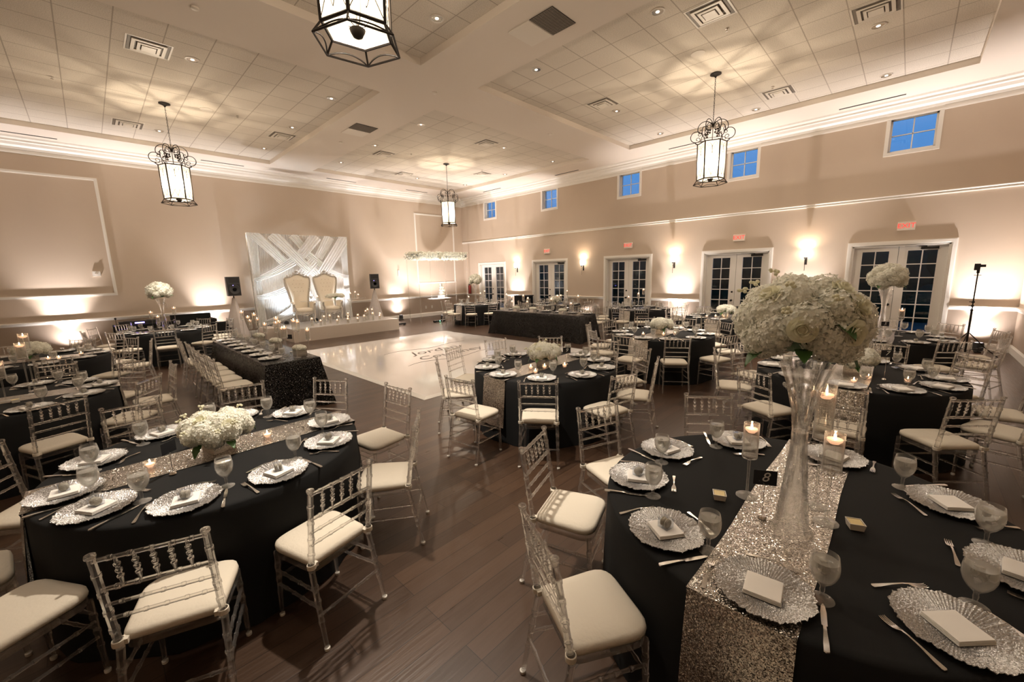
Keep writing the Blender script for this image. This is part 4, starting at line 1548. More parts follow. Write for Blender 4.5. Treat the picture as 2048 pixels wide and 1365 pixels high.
low_bq = make_bouquet('hydrangea_bouquet', 0.225, 0.125, 17, 31, True, 0.82, 3, 5, -0.35)
low_bq_far = make_bouquet('hydrangea_bouquet', 0.225, 0.125, 14, 32, False, 0.88, 0, 4, -0.3)
for k_ in (tall_bq_far, low_bq_far):
    pass

def make_trumpet():
    root = link('trumpet_vase', None)
    h_ = 0.48
    lower = [(0.086, 0.0), (0.088, 0.004), (0.074, 0.012), (0.062, 0.10), (0.046, 0.26), (0.034, 0.40), (0.031, h_), (0.028, h_), (0.031, 0.40), (0.043, 0.26), (0.058, 0.10), (0.069, 0.016), (0.081, 0.003)]
    MB().lathe(lower, 28, None, True).build('base', 'crystal', root, angle=50)
    up = [(0.001, h_ + 0.002), (0.031, h_ + 0.002), (0.033, h_ + 0.02), (0.042, h_ + 0.10), (0.068, h_ + 0.22), (0.102, h_ + 0.31), (0.099, h_ + 0.31), (0.065, h_ + 0.22), (0.039, h_ + 0.10), (0.029, h_ + 0.022), (0.001, h_ + 0.02)]
    MB().lathe(up, 28).build('bowl', 'crystal', root, angle=50)
    be = MB()
    for i in range(40):
        a = 2 * PI * i / 40
        be.ball((0.075 * math.cos(a), 0.075 * math.sin(a), h_ + 0.205 + 0.012 * math.sin(4 * a)), 0.007, 6, 4)
    for k in range(3):
        for i in range(9):
            be.ball((0.085 + 0.01 * math.sin(i), 0.02 * k - 0.02, h_ + 0.19 - 0.016 * i), 0.006, 6, 4)
    be.build('crystal_garland', 'vase_glass', root)
    return root
trumpet = make_trumpet()
def make_cube_vase():
    root = link('mirrored_vase', None)
    m_ = MB()
    a, t, h_ = 0.075, 0.005, 0.082
    m_.box(-a, -a, 0, a, a, t)
    for s_ in (-1, 1):
        m_.box(min(s_ * a, s_ * (a - t)), -a, t, max(s_ * a, s_ * (a - t)), a, h_)
        m_.box(-a + t, min(s_ * a, s_ * (a - t)), t, a - t, max(s_ * a, s_ * (a - t)), h_)
    m_.build('box', 'mirror_box', root, smooth=False)
    MB().box(-a + t, -a + t, t, a - t, a - t, h_ - 0.005).build('floral_foam', 'stem_green', root, smooth=False)
    return root
cube_vase = make_cube_vase()

def make_sign(txt, h_=0.17):
    root = link('table_number_sign', None)
    MB().lathe([(0.016, 0), (0.02, 0.004), (0.016, 0.014), (0.004, 0.018)], 14).build('base', 'chrome', root)
    w = MB().tube([(0, 0, 0.015), (0, 0, h_)], 0.0015, 6)
    w.tube([(0.008 * math.cos(q * 0.7), 0, h_ + 0.008 + 0.008 * math.sin(q * 0.7 - 1.57)) for q in range(9)], 0.0012, 5)
    w.build('wire', 'chrome', root)
    c_ = MB().box(-0.050, -0.001, h_ + 0.005, 0.050, 0.001, h_ + 0.079)
    card = c_.build('card', 'card_black', root, smooth=False)
    if txt:
        me = text_mesh(txt, 0.066, 0.0004, 0.25)
        me.materials.append(MATS['ink_white'])
        o = link('lettering', me, card)
        o.matrix_local = Matrix.Translation((0, -0.0016, h_ + 0.044)) @ Matrix.Rotation(PI / 2, 4, 'X')
    return root

# ================================================================ TABLES
TZ = 0.762
def cloth_round(R, seed):
    rn = random.Random(seed)
    n = 96
    ph = [rn.uniform(0, 6.28) for _ in range(4)]
    rings = [(0.0, TZ, 0), (R * 0.5, TZ, 0), (R - 0.03, TZ, 0), (R - 0.006, TZ - 0.002, 0), (R + 0.004, TZ - 0.012, 0)]
    for q in range(1, 9):
        t = q / 8
        rings.append((R + 0.004 + 0.020 * t, TZ - 0.012 - (TZ - 0.016) * t, t))
    vs, fs = [], []
    for r, z, t in rings:
        for i in range(n):
            a = 2 * PI * i / n
            f = 0.012 * math.sin(13 * a + ph[0] + 0.6 * math.sin(3 * a + ph[1])) + 0.006 * math.sin(22 * a + ph[2]) + 0.005 * math.sin(5 * a + ph[3])
            rr = r + f * t ** 0.8
            vs.append((rr * math.cos(a), rr * math.sin(a), z))
    for j in range(len(rings) - 1):
        for i in range(n):
            fs.append((j * n + i, j * n + (i + 1) % n, (j + 1) * n + (i + 1) % n, (j + 1) * n + i))
    m_ = MB()
    m_.add(vs, fs)
    return m_.mesh('tablecloth', 'black_cloth', True, 60)
CLR = [cloth_round(0.925, s_) for s_ in (1, 2, 3)]
def runner(R, w, drop):
    xs = []
    for i in range(25):
        xs.append((-R + 2 * R * i / 24, 0))
    path = [(-R - 0.054, TZ - drop), (-R - 0.038, TZ - drop * 0.6), (-R - 0.020, TZ - drop * 0.2), (-R - 0.010, TZ - 0.03), (-R - 0.002, TZ + 0.001)] + [(x, TZ + 0.003) for x, _ in xs[1:-1]] + [(R + 0.002, TZ + 0.001), (R + 0.010, TZ - 0.03), (R + 0.020, TZ - drop * 0.2), (R + 0.038, TZ - drop * 0.6), (R + 0.054, TZ - drop)]
    n = 8
    vs, fs = [], []
    for i, (x, z) in enumerate(path):
        for j in range(n + 1):
            y = -w / 2 + w * j / n
            dx = 0
            if z < TZ - 0.0:
                # follow the round edge of the table
                dx = (math.sqrt(max(0, R * R - y * y)) - R) * (1 if x > 0 else -1)
                dx += 0.008 * math.sin(y * 30 + z * 5) * min(1, (TZ - z) * 4) * (1 if x > 0 else -1)
            yy = y + 0.006 * math.sin(x * 5 + (1 if y > 0 else 0)) * abs(y) / (w / 2)
            vs.append((x + dx, yy, z + 0.0008))
    k = n + 1
    for i in range(len(path) - 1):
        for j in range(n):
            fs.append((i * k + j, i * k + j + 1, (i + 1) * k + j + 1, (i + 1) * k + j))
    N = len(vs)
    vs += [(x * (0.9985), y, z - 0.0022) for x, y, z in vs]
    fs += [tuple(reversed([q + N for q in f])) for f in fs]
    m_ = MB()
    m_.add(vs, fs)
    return m_.mesh('sequin_table_runner', 'sequin_silver', True, 60, recalc=False)
RUNM = runner(0.928, 0.36, 0.56)
def make_roundtable():
    root = link('round_table', None)
    MB().lathe([(0.01, 0.735), (0.915, 0.735), (0.915, 0.757), (0.01, 0.757)], 40).build('tabletop', 'stage_side', root)
    for s_ in (-1, 1):
        for q in (-1, 1):
            MB().tube([(s_ * 0.5, q * 0.35, 0.734), (s_ * 0.5, q * 0.35, 0.01)], 0.014, 8).build('leg', 'dark_plastic', root)
    return root
rt0 = make_roundtable()
def clock(th, cx, cy):
    f0 = math.degrees(math.atan2(-cy, -cx))
    h_ = (6 + (f0 - th) / 30.0) % 12
    h2 = round(h_ * 2) / 2
    names = ['twelve', 'one', 'two', 'three', 'four', 'five', 'six', 'seven', 'eight', 'nine', 'ten', 'eleven']
    k = int(h2) % 12
    return ("%s o'clock" % names[k]) if h2 == int(h2) else ('half past %s' % names[k])
RNG = random.Random(77)
def setting(px, py, rz, where, tname, near, fav=True, cut=True, napf=0.0, gob=(0.13, 0.13), knives=True):
    """px,py plate centre; rz turns local +Y towards the table middle"""
    c_, s_ = math.cos(rz), math.sin(rz)
    def W_(lx, ly):
        return (px + lx * c_ - ly * s_, py + lx * s_ + ly * c_)
    z = TZ + 0.0035
    if not seen(px, py, TZ, TZ + 0.05, 0.17):
        return
    place(charger, (px, py, z), RNG.uniform(0, 6.28), 'silver scalloped charger plate at %s of %s' % (where, tname), 'plate', 'charger plates on ' + tname)
    place(napkin, (px, py, z + 0.0078), rz + napf + RNG.uniform(-0.15, 0.15), 'folded white napkin on charger at %s of %s' % (where, tname), 'napkin', 'folded napkins on ' + tname)
    if fav:
        place(favor, (px, py, z + 0.0248), rz + RNG.uniform(-0.5, 0.5), 'clear macaron favor box at %s of %s' % (where, tname), 'favor', 'favor boxes on ' + tname)
    gx, gy = W_(*gob)
    if seen(gx, gy, TZ, TZ + 0.16, 0.04):
        place(goblet if near else gob_far, (gx, gy, z), RNG.uniform(0, 6), 'stemmed water goblet at %s of %s' % (where, tname), 'glass', 'water goblets on ' + tname)
    if cut:
        fx, fy = W_(-0.185, -0.03)
        if seen(fx, fy, TZ, TZ + 0.01, 0.08):
            place(fork, (fx, fy, z), rz + RNG.uniform(-0.12, 0.12), 'silver fork left of plate, %s, %s' % (where, tname), 'fork', 'forks on ' + tname)
        fx, fy = W_(0.19, -0.05)
        if seen(fx, fy, TZ, TZ + 0.01, 0.08):
            place(knife, (fx, fy, z), rz + RNG.uniform(-0.12, 0.12), 'silver knife right of plate, %s, %s' % (where, tname), 'knife', 'knives on ' + tname)
        if near and knives:
            fx, fy = W_(0.0, 0.195)
            if seen(fx, fy, TZ, TZ + 0.01, 0.08):
                place(fork, (fx, fy, z), rz - PI / 2 + RNG.uniform(-0.12, 0.12), 'dessert fork above plate, %s, %s' % (where, tname), 'fork', 'dessert forks on ' + tname)
def chair_at(x, y, rz, near, label, group):
    if not seen(x, y, 0, 0.93, 0.28):
        return
    place(chair_near if near else chair_far, (x, y, 0), rz, label, 'chair', group)
def round_set(tname, cx, cy, angles, near=False, fav=True, run_=True, tweak={}, cut=True, skip_chairs=(), skip_set=(), chair_r=1.145, gob=(0.13, 0.13), ci=0, cneed=None):
    place(rt0, (cx, cy, 0), 0, 'round folding table under black cloth, %s' % tname, 'table', 'round tables')
    o = link('tablecloth', CLR[ci % 3])
    o.location = (cx, cy, 0)
    o.rotation_euler = (0, 0, RNG.uniform(0, 6))
    tag(o, 'floor length black tablecloth of %s' % tname, 'tablecloth', 'black round tablecloths')
    if run_ is not False:
        o = link('sequin_table_runner', RUNM)
        o.location = (cx, cy + (run_ if run_ is not True else 0), 0.0)
        tag(o, 'silver sequin table runner across %s' % tname, 'table runner', 'silver sequin runners')
    for th in angles:
        w = clock(th, cx, cy)
        a = rad(th)
        if th not in skip_set:
            near_ = near
            setting(cx + 0.764 * math.cos(a), cy + 0.764 * math.sin(a), a + PI / 2, w, tname, near_, fav if not isinstance(fav, (set, tuple)) else th in fav, cut, 0, gob)
        if th not in skip_chairs:
            dr, dth, drz = tweak.get(th, (0, 0, 0))
            a2 = rad(th + dth)
            dr += 0.05 if run_ is not False and abs(math.sin(a2)) < 0.25 else 0
            r_ = chair_r + dr + RNG.uniform(-0.01, 0.015)
            chair_at(cx + r_ * math.cos(a2), cy + r_ * math.sin(a2), a2 + PI / 2 + rad(drz) + RNG.uniform(-0.05, 0.05), near if cneed is None else cneed,
                     'clear acrylic chair at %s of %s' % (w, tname), 'clear chairs around ' + tname)
def low_centre(x, y, tname, detail, rz=0, sc=1.0):
    place(cube_vase, (x, y, TZ + 0.0045), rz, 'square mirrored vase holding low flowers on %s' % tname, 'vase')
    o = place(low_bq if detail else low_bq_far, (x, y, TZ + 0.0045 + 0.075 + 0.09), RNG.uniform(0, 6), 'low white hydrangea arrangement on %s' % tname, 'flowers')
    return o
def tall_centre(x, y, tname, detail, zf=0):
    place(trumpet, (x, y, TZ + 0.0045), 0, 'tall clear trumpet vase on %s' % tname, 'vase', 'tall trumpet vases')
    return place(tall_bq if detail else tall_bq_far, ((x - 0.03, y + 0.035, 1.735) if detail else (x, y, 1.735)), RNG.uniform(0, 6) if not detail else 2.2, 'tall ball of white hydrangeas over %s' % tname, 'flowers', 'tall hydrangea bouquets')
def votives(spots, tname):
    ws = ['nearest', 'second nearest', 'third nearest', 'farthest', 'fifth nearest']
    spots = sorted(spots, key=lambda p: p[0] * 0.7066 + p[1] * 0.688)
    for i, (x, y) in enumerate(spots):
        w = ws[i] if i < len(spots) - 1 else 'farthest'
        place(votive, (x, y, TZ + 0.0045), 0, 'small lit votive candle, %s from camera, on %s' % (w if len(spots) > 1 else 'only one', tname), 'candle', 'votive candles on ' + tname)
def sign(txt, x, y, z, tname, rz, h_=0.17):
    s_ = make_sign(txt, h_)
    s_.location = (x, y, z)
    s_.rotation_euler = (0, 0, rz)
    t_ = ('small black table number card reading %s on %s' % (txt, tname)) if txt else 'small black table card on %s' % tname
    tag(s_, t_, 'table number')

T8, T10, T9 = 'front right table', 'front left table', 'centre table'
# table 8, front right
round_set(T8, 2.38, 0.32, [76, 112, 150, 183, 226, 270, 310, 353, 34], True, (76, 112, 150, 34), True,
          {150: (0, 0, 1), 112: (0.01, -1, -1), 76: (0.02, 2, -9), 353: (0.01, 8, -3), 183: (0.0, 2, 6)}, ci=0, gob=(0.17, 0.09), chair_r=1.135)
tall_centre(2.12, 0.28, T8, True)
stemvase(2.30, 0.51, TZ + 0.0045, 1.17, 'shortest floating candle vase, left of big vase on front right table', r=0.037)
stemvase(2.29, 0.17, TZ + 0.0045, 1.21, 'middle floating candle vase, right of big vase on front right table', r=0.040)
stemvase(2.42, 0.23, TZ + 0.0045, 1.38, 'tallest floating candle vase behind big vase on front right table', r=0.040, h=0.28)
sign('8', 2.13, 0.40, TZ + 0.0045, T8, rad(-62), 0.17)
for x, y, w in ((2.18, 0.61, 'left of sequin runner'), (2.33, 0.065, 'right of tall vase')):
    place(butter, (x, y, TZ + 0.0045), 0.4, 'white butter dish %s on front right table' % w, 'butter dish', 'butter dishes')
# front left table
round_set(T10, 0.5, 3.48, [-176, -146, -112, -77, -40, -5, 34, 70, 109, 146], True, True, True,
          {-112: (0, 3, -2), -40: (0, 0, 3), -5: (0, 4, 8), 34: (0.02, 3, -4), 70: (0.03, 1, 4), 109: (0.05, -2, -10)}, ci=1, gob=(0.17, 0.10), chair_r=1.135)
low_centre(0.5, 3.48, T10, True, 0.3)
votives([(0.12, 3.47), (0.80, 3.44)], T10)
sign('', 0.21, 3.25, TZ + 0.0045, T10, rad(40), 0.14)
# centre table 9
round_set(T9, 4.08, 3.38, [-4, 35, 73, 109, 144, 179, -143, -105, -70, -35], True, True, True,
          {179: (0.08, 5, 2)}, ci=2)
low_centre(4.08, 3.38, T9, True)
votives([(3.75, 3.33), (3.89, 3.22), (4.10, 3.06), (3.62, 3.14)], T9)
sign('9', 4.24, 3.13, TZ + 0.0045, T9, rad(-48), 0.15)
# table 6
T6 = 'middle right table'
round_set(T6, 7.5, 3.3, [180, -146, -108, -68, -33, 3, 38, 75, 111, 146], False, True, True, {}, ci=0)
low_centre(7.5, 3.3, T6, False)
votives([(7.25, 3.15), (7.05, 3.45), (7.45, 3.02)], T6)
sign('6', 7.76, 3.08, TZ + 0.0045, T6, rad(-55), 0.15)
# table 7
T7 = 'table behind big bouquet'
round_set(T7, 5.95, 0.36, [-146, -112, -80, -45, -10, 30, 68, 105, 146, 181], True, False, True, {-146: (0.05, 0, 6), 146: (0.02, 4, 4)}, ci=1, cneed=True)
low_centre(5.95, 0.36, T7, False)
votives([(5.35, 0.30), (5.72, -0.10), (5.62, 0.2)], T7)
sign('7', 5.70, 0.08, TZ + 0.0045, T7, rad(-68), 0.24)
# table 5
T5 = 'table by rightmost doors'
round_set(T5, 9.3, 0.25, [-110, -74, -38, -2, 34, 70, 106, 142, 178, -146], False, True, True, {}, ci=2)
tall_centre(9.3, 0.25, T5, False)
sign('5', 9.1, 0.2, TZ + 0.0045, T5, rad(-68), 0.18)
for (x, y, z), w in zip([(9.20, 0.48, 1.31), (9.36, 0.02, 1.23), (9.05, 0.33, 1.13)], ('tallest', 'right side', 'shortest')):
    stemvase(x, y, TZ + 0.0045, z, '%s floating candle vase on %s' % (w, T5))
# table 4
T4 = 'far table beside big bouquet'
round_set(T4, 11.0, 3.2, [-140, -104, -68, -32, 4, 40, 76, 112, 148, 184], False, True, True, {}, ci=0, cut=False)
low_centre(11.0, 3.2, T4, False)
votives([(10.72, 3.35), (10.8, 3.18), (10.55, 3.5)], T4)
sign('4', 11.0, 2.92, TZ + 0.0045, T4, rad(-55), 0.19)
# table by the third doors
TU = 'candlelit table by middle doors'
round_set(TU, 12.04, 6.05, [-150, -114, -78, -42, -6, 30, 66, 102, 138, 174], False, True, True, {174: (0, 8, 0)}, ci=1, cut=False)
for (x, y, z), w in zip([(11.88, 6.34, 1.15), (12.05, 6.09, 1.24), (12.2, 6.0, 1.36)], ('shortest', 'middle', 'tallest')):
    stemvase(x, y, TZ + 0.0045, z, '%s floating candle vase on %s' % (w, TU))
sign('3', 12.0, 6.2, TZ + 0.0045, TU, rad(-45), 0.2)
# table behind the right sequin table
TV = 'table behind right sequin table'
round_set(TV, 12.24, 9.55, [-160, -124, -88, -52, -16, 20, 56, 92, 128, 164], False, True, True, {164: (0.04, 0, 0)}, ci=2, cut=False, skip_chairs=(-160,))
low_centre(12.24, 9.55, TV, False)
sign('', 12.0, 9.86, TZ + 0.0045, TV, rad(-45), 0.2)
stemvase(12.1, 9.2, TZ + 0.0045, 1.12, 'short floating candle vase on %s' % TV)
stemvase(12.2, 8.98, TZ + 0.0045, 1.28, 'tall floating candle vase on %s' % TV)
# back table with tall flowers
TWN = 'far back table near cake'
round_set(TWN, 10.85, 12.5, [-142, -106, -70, -34, 2, 38, 74, 110, 146, 182], False, True, True, {}, ci=0, cut=False)
tall_centre(10.85, 12.55, TWN, False)
for (x, y, z), w in zip([(10.6, 12.7, 1.08), (10.95, 12.38, 1.21), (11.1, 12.28, 1.29)], ('shortest', 'middle', 'tallest')):
    stemvase(x, y, TZ + 0.0045, z, '%s floating candle vase on %s' % (w, TWN))
# left side tables
TB = 'left edge candle table'
round_set(TB, -0.83, 6.85, [-70, -34, 2, 38, 74, 110, 146, -178, -142, -106], True, True, True, {}, ci=1, cneed=True)
for (x, y, z), w in zip([(-0.62, 6.97, 1.34), (-0.78, 6.80, 1.18), (-0.60, 7.18, 1.42)], ('middle', 'shortest', 'tallest')):
    stemvase(x, y, TZ + 0.0045, z, '%s floating candle vase on left edge table' % w, r=0.042)
place(butter, (-0.70, 6.62, TZ + 0.0045), 0.2, 'white butter dish beside candle vases on left edge table', 'butter dish', 'butter dishes')
TA = 'second left table, low flowers'
round_set(TA, -0.8, 10.2, [-150, -114, -78, -42, -6, 30, 66, 102, 138, 174], False, True, True, {}, ci=2, cut=False)
low_centre(-0.8, 10.2, TA, False)
votives([(-0.62, 9.95), (-0.5, 9.85), (-0.25, 10.1)], TA)
TCN = 'back left table, tall bouquet'
round_set(TCN, 1.2, 13.4, [-132, -96, -60, -24, 12, 48, 84, 120, 156, 192], False, True, True, {}, ci=0, cut=False)
tall_centre(1.2, 13.4, TCN, False)
for (x, y, z), w in zip([(0.98, 13.5, 1.24), (1.08, 13.28, 1.14), (1.42, 13.36, 1.33)], ('left', 'short middle', 'right')):
    stemvase(x, y, TZ + 0.0045, z, '%s floating candle vase on %s' % (w, TCN))

# ---------------------------------------------------------------- long tables with black sequin cloths
def cloth_rect(x0, y0, x1, y1, seed):
    rn = random.Random(seed)
    pts = []
    rc = 0.02
    nx, ny, ncr = 14, 44, 4
    def side(a, b_, n):
        for i in range(n):
            pts.append((a[0] + (b_[0] - a[0]) * i / n, a[1] + (b_[1] - a[1]) * i / n))
    side((x0, y0), (x1, y0), nx)
    side((x1, y0), (x1, y1), ny)
    side((x1, y1), (x0, y1), nx)
    side((x0, y1), (x0, y0), ny)
    n = len(pts)
    cx, cy = (x0 + x1) / 2, (y0 + y1) / 2
    hx, hy = (x1 - x0) / 2, (y1 - y0) / 2
    vs, fs = [], []
    lays = [(-0.3, TZ, 0), (-0.03, TZ, 0), (-0.004, TZ - 0.002, 0), (0.004, TZ - 0.012, 0)] + [(0.004 + 0.03 * q / 8, TZ - 0.012 - (TZ - 0.016) * q / 8, q / 8) for q in range(1, 9)]
    ph = rn.uniform(0, 6)
    for o_, z, t in lays:
        for i, (x, y) in enumerate(pts):
            ux, uy = (x - cx) / hx, (y - cy) / hy
            ox = ux if abs(ux) > 0.999 else 0
            oy = uy if abs(uy) > 0.999 else 0
            corner = min(1 - min(abs(ux), 1), 1) * hx + (1 - min(abs(uy), 1)) * hy
            cf = math.exp(-(corner / 0.10) ** 2)
            w = 0.013 * math.sin(i * 0.9 + ph) + 0.008 * math.sin(i * 2.1 + ph)
            e = o_ + (w * t + cf * 0.10 * t ** 1.1)
            if o_ < -0.1:
                vs.append((cx + (x - cx) * (1 - 0.3 / hx), cy + (y - cy) * (1 - 0.3 / hx), z))
            else:
                vs.append((x + (ox * e), y + (oy * e), z))
    for j in range(len(lays) - 1):
        for i in range(n):
            fs.append((j * n + i, j * n + (i + 1) % n, (j + 1) * n + (i + 1) % n, (j + 1) * n + i))
    fs.append(tuple(range(n)))
    m_ = MB()
    m_.add(vs, fs)
    return m_.build('sequin_tablecloth', 'sequin_black', angle=60)
def long_table(x0, y0, x1, y1, tname, seed):
    t = thing('banquet_table', 'long banquet table under black sequin cloth, %s' % tname, 'table', ((x0 + x1) / 2, (y0 + y1) / 2, 0))
    hx, hy = (x1 - x0) / 2 - 0.02, (y1 - y0) / 2 - 0.02
    MB().box(-hx, -hy, 0.735, hx, hy, 0.757).build('tabletop', 'stage_side', t, smooth=False)
    for a in (-1, 1):
        for b_ in (-1, 1):
            MB().tube([(a * (hx - 0.1), b_ * (hy - 0.3), 0.734), (a * (hx - 0.1), b_ * (hy - 0.3), 0.01)], 0.014, 8).build('leg', 'dark_plastic', t)
    tag(cloth_rect(x0, y0, x1, y1, seed), 'floor length black sequin tablecloth of %s' % tname, 'tablecloth', 'black sequin tablecloths')
ORD = ['nearest', 'second', 'third', 'fourth', 'fifth', 'sixth', 'seventh', 'eighth', 'ninth']
def flower_box():
    root = link('flower_box', None)
    m_ = MB().box(-0.08, -0.08, 0, 0.08, 0.08, 0.10)
    m_.build('mirrored_box', 'mirror_box', root, smooth=False)
    rn = random.Random(3)
    for i in range(6):
        a = i * 1.05
        r_ = 0.052 if i else 0
        o = link('hydrangea_head', HYF[i % 2], root)
        o.matrix_local = Matrix.Translation((r_ * math.cos(a), r_ * 1.1 * math.sin(a), 0.125)) @ Matrix.Diagonal((0.68, 0.72, 0.55, 1))
    return root
fbox = flower_box()
TL, TR = 'left sequin table', 'right sequin table'
long_table(1.60, 6.50, 2.36, 10.05, TL, 1)
for i, y in enumerate([6.93, 7.42, 7.91, 8.40, 8.89, 9.38, 9.85]):
    w = '%s place' % ORD[i]
    setting(1.785, y, -PI / 2, w, TL, False, True, False, 0, (0.16, 0.125))
    chair_at(1.30 + RNG.uniform(-0.03, 0.03), y + RNG.uniform(-0.02, 0.02), -PI / 2 + RNG.uniform(-0.05, 0.05), i < 4, 'clear chair at %s, camera side first, left of %s' % (w, TL), 'clear chairs along ' + TL)
chair_at(2.0, 10.3, PI + 0.15, False, 'clear chair at far end of left sequin table', 'clear chairs along ' + TL)
TLC = [(2.04, 9.49, 1.36), (2.1, 9.33, 1.27), (2.19, 9.61, 1.17), (2.04, 8.6, 1.36), (2.1, 8.69, 1.27), (2.19, 8.6, 1.17), (2.04, 7.32, 1.37), (2.1, 7.59, 1.26), (2.19, 7.75, 1.26), (2.04, 7.08, 1.22), (2.1, 6.7, 1.36), (2.03, 6.93, 1.25), (2.28, 7.1, 1.3), (2.27, 6.66, 1.2)]
CW = ['far left', 'far middle', 'far right', 'second cluster left', 'second cluster middle', 'second cluster right', 'third cluster tall', 'third cluster middle', 'third cluster right', 'near cluster short', 'near cluster tall', 'near cluster middle', 'near cluster right', 'front corner']
for (x, y, z), w in zip(TLC, CW):
    stemvase(x, y, TZ, z, '%s floating candle vase on %s' % (w, TL), group='candle vases on ' + TL, r=0.034)
for y, w in ((9.14, 'farthest'), (8.10, 'middle'), (6.90, 'nearest')):
    place(fbox, (2.20, y - 0.02, TZ), 0, '%s low box of white flowers on %s' % (w, TL), 'flowers', 'flower boxes on ' + TL)
sign('', 2.20, 7.30, TZ, TL, rad(-60), 0.22)
long_table(9.22, 6.38, 10.02, 9.80, TR, 2)
for i, y in enumerate([6.55, 7.03, 7.52, 8.04, 8.55, 9.05, 9.52]):
    w = '%s place' % ORD[i]
    setting(9.845, y, PI / 2, w, TR, False, True, False, 0, (0.17, 0.12))
    chair_at(10.33 + RNG.uniform(-0.03, 0.03), y, PI / 2 + RNG.uniform(-0.05, 0.05), False, 'clear chair at %s, camera side first, behind %s' % (w, TR), 'clear chairs along ' + TR)
L2C = [(9.43, 9.38, 1.31), (9.53, 9.25, 1.22), (9.41, 9.11, 1.08), (9.43, 8.64, 1.29), (9.51, 8.52, 1.21), (9.38, 8.43, 1.1), (9.43, 7.29, 1.31), (9.38, 7.48, 1.2), (9.51, 6.62, 1.3), (9.39, 6.78, 1.11)]
CW = ['far tall', 'far middle', 'far short', 'second cluster tall', 'second cluster middle', 'second cluster short', 'third cluster tall', 'third cluster short', 'near tall', 'near short']
for (x, y, z), w in zip(L2C, CW):
    stemvase(x, y, TZ, z, '%s floating candle vase on %s' % (w, TR), group='candle vases on ' + TR, r=0.034)
for y, w in ((8.88, 'farthest'), (8.18, 'middle'), (7.06, 'nearest')):
    place(fbox, (9.36, y, TZ), 0, '%s low box of white flowers on %s' % (w, TR), 'flowers', 'flower boxes on ' + TR)

# ================================================================ DANCE FLOOR
df = thing('dance_floor', 'glossy white square dance floor with script lettering', 'dance floor')
X0, Y0, X1, Y1 = 3.48, 5.38, 8.55, 11.68
MB().box(X0 + 0.09, Y0 + 0.09, 0.001, X1 - 0.09, Y1 - 0.09, 0.028).build('panel_surface', 'white_gloss', df, smooth=False)
m_ = MB()
o4 = [(X0, Y0), (X1, Y0), (X1, Y1), (X0, Y1)]
i4 = [(X0 + 0.09, Y0 + 0.09), (X1 - 0.09, Y0 + 0.09), (X1 - 0.09, Y1 - 0.09), (X0 + 0.09, Y1 - 0.09)]
vs = [(x, y, 0.001) for x, y in o4] + [(x, y, 0.004) for x, y in o4] + [(x, y, 0.0285) for x, y in i4] + [(x, y, 0.001) for x, y in i4]
fs = []
for i in range(4):
    j = (i + 1) % 4
    fs += [(i, j, 4 + j, 4 + i), (4 + i, 4 + j, 8 + j, 8 + i), (8 + i, 8 + j, 12 + j, 12 + i), (12 + i, 12 + j, j, i)]
m_.add(vs, fs)
m_.build('edge_ramp', 'trim_white', df, smooth=False)
for txt, x, y, s_ in (('Jordan', 6.05, 8.75, 0.55), ('Courtney', 6.10, 8.10, 0.50)):
    me = text_mesh(txt, s_, 0.0006, 0.35)
    me.materials.append(MATS['ink_black'])
    o = link('lettering', me, df)
    o.location = (x, y, 0.0288)
sm = MB()
for yy, xx0 in ((7.65, 4.6), (9.25, 4.9)):
    pts = []
    for i in range(40):
        t = i / 39
        pts.append((xx0 + 2.6 * t, yy + 0.14 * math.sin(t * 9) * (1 - t * 0.5), 0.029))
    sm.tube(pts, 0.004, 4)
sm.build('flourish', 'ink_black', df)

# ================================================================ STAGE
st = thing('stage', 'low white stage platform in front of the draped backdrop', 'stage')
MB().box(4.20, 13.50, 0.0, 7.84, 15.62, 0.40).build('platform', 'stage_side', st, smooth=False)
MB().box(4.20, 13.50, 0.40, 7.84, 15.62, 0.412).build('top_surface', 'white_gloss', st, smooth=False)
t = tag(MB().box(3.86, 15.0, 0, 4.19, 15.85, 0.36).build('side_riser', 'stage_side', smooth=False), 'narrow white riser at left end of the stage', 'riser')
SZ = 0.412

# backdrop: frame, pleated curtain and woven swags
bd = thing('draped_backdrop', 'tall white draped backdrop with crossing swags behind the thrones', 'backdrop', (5.60, 16.18, 0))
hw, bz = 1.68, 3.53
fr = MB()
for s_ in (-1, 1):
    fr.tube([(s_ * hw, 0.06, 0), (s_ * hw, 0.06, bz)], 0.02, 8)
    fr.box(s_ * hw - 0.2, -0.02, 0, s_ * hw + 0.2, 0.14, 0.012)
fr.tube([(-hw, 0.06, bz - 0.02), (hw, 0.06, bz - 0.02)], 0.02, 8)
fr.build('pole_frame', 'chrome', bd)
def sheet(P, nu, nv, pleat, amp, name, matname='sheer', th=0.004):
    """P(u,v) -> (x,z,y); pleats run across u"""
    vs, fs = [], []
    for i in range(nu + 1):
        for j in range(nv + 1):
            u, v = i / nu, j / nv
            x, z, y = P(u, v)
            y -= amp * (0.5 + 0.5 * math.sin(u * pleat * 2 * PI + 0.7 * math.sin(v * 3 + u * 5))) 
            vs.append((x, y, z))
    for i in range(nu):
        for j in range(nv):
            a = i * (nv + 1) + j
            fs.append((a, a + nv + 1, a + nv + 2, a + 1))
    m_ = MB()
    m_.add(vs, fs)
    return m_.build(name, matname, bd, angle=80, recalc=False)
sheet(lambda u, v: (-hw + 2 * hw * u, 0.01 + (bz - 0.01) * v, 0.02), 560, 6, 62, 0.05, 'curtain', 'sheer_back')
for s_ in (-1, 1):
    sheet(lambda u, v: (s_ * (hw - 0.13) + (-0.17 + 0.34 * u) * (1 - 0.35 * math.sin(PI * min(1, v))), 0.01 + bz * v, -0.06), 60, 10, 6, 0.05, 'side_curtain')
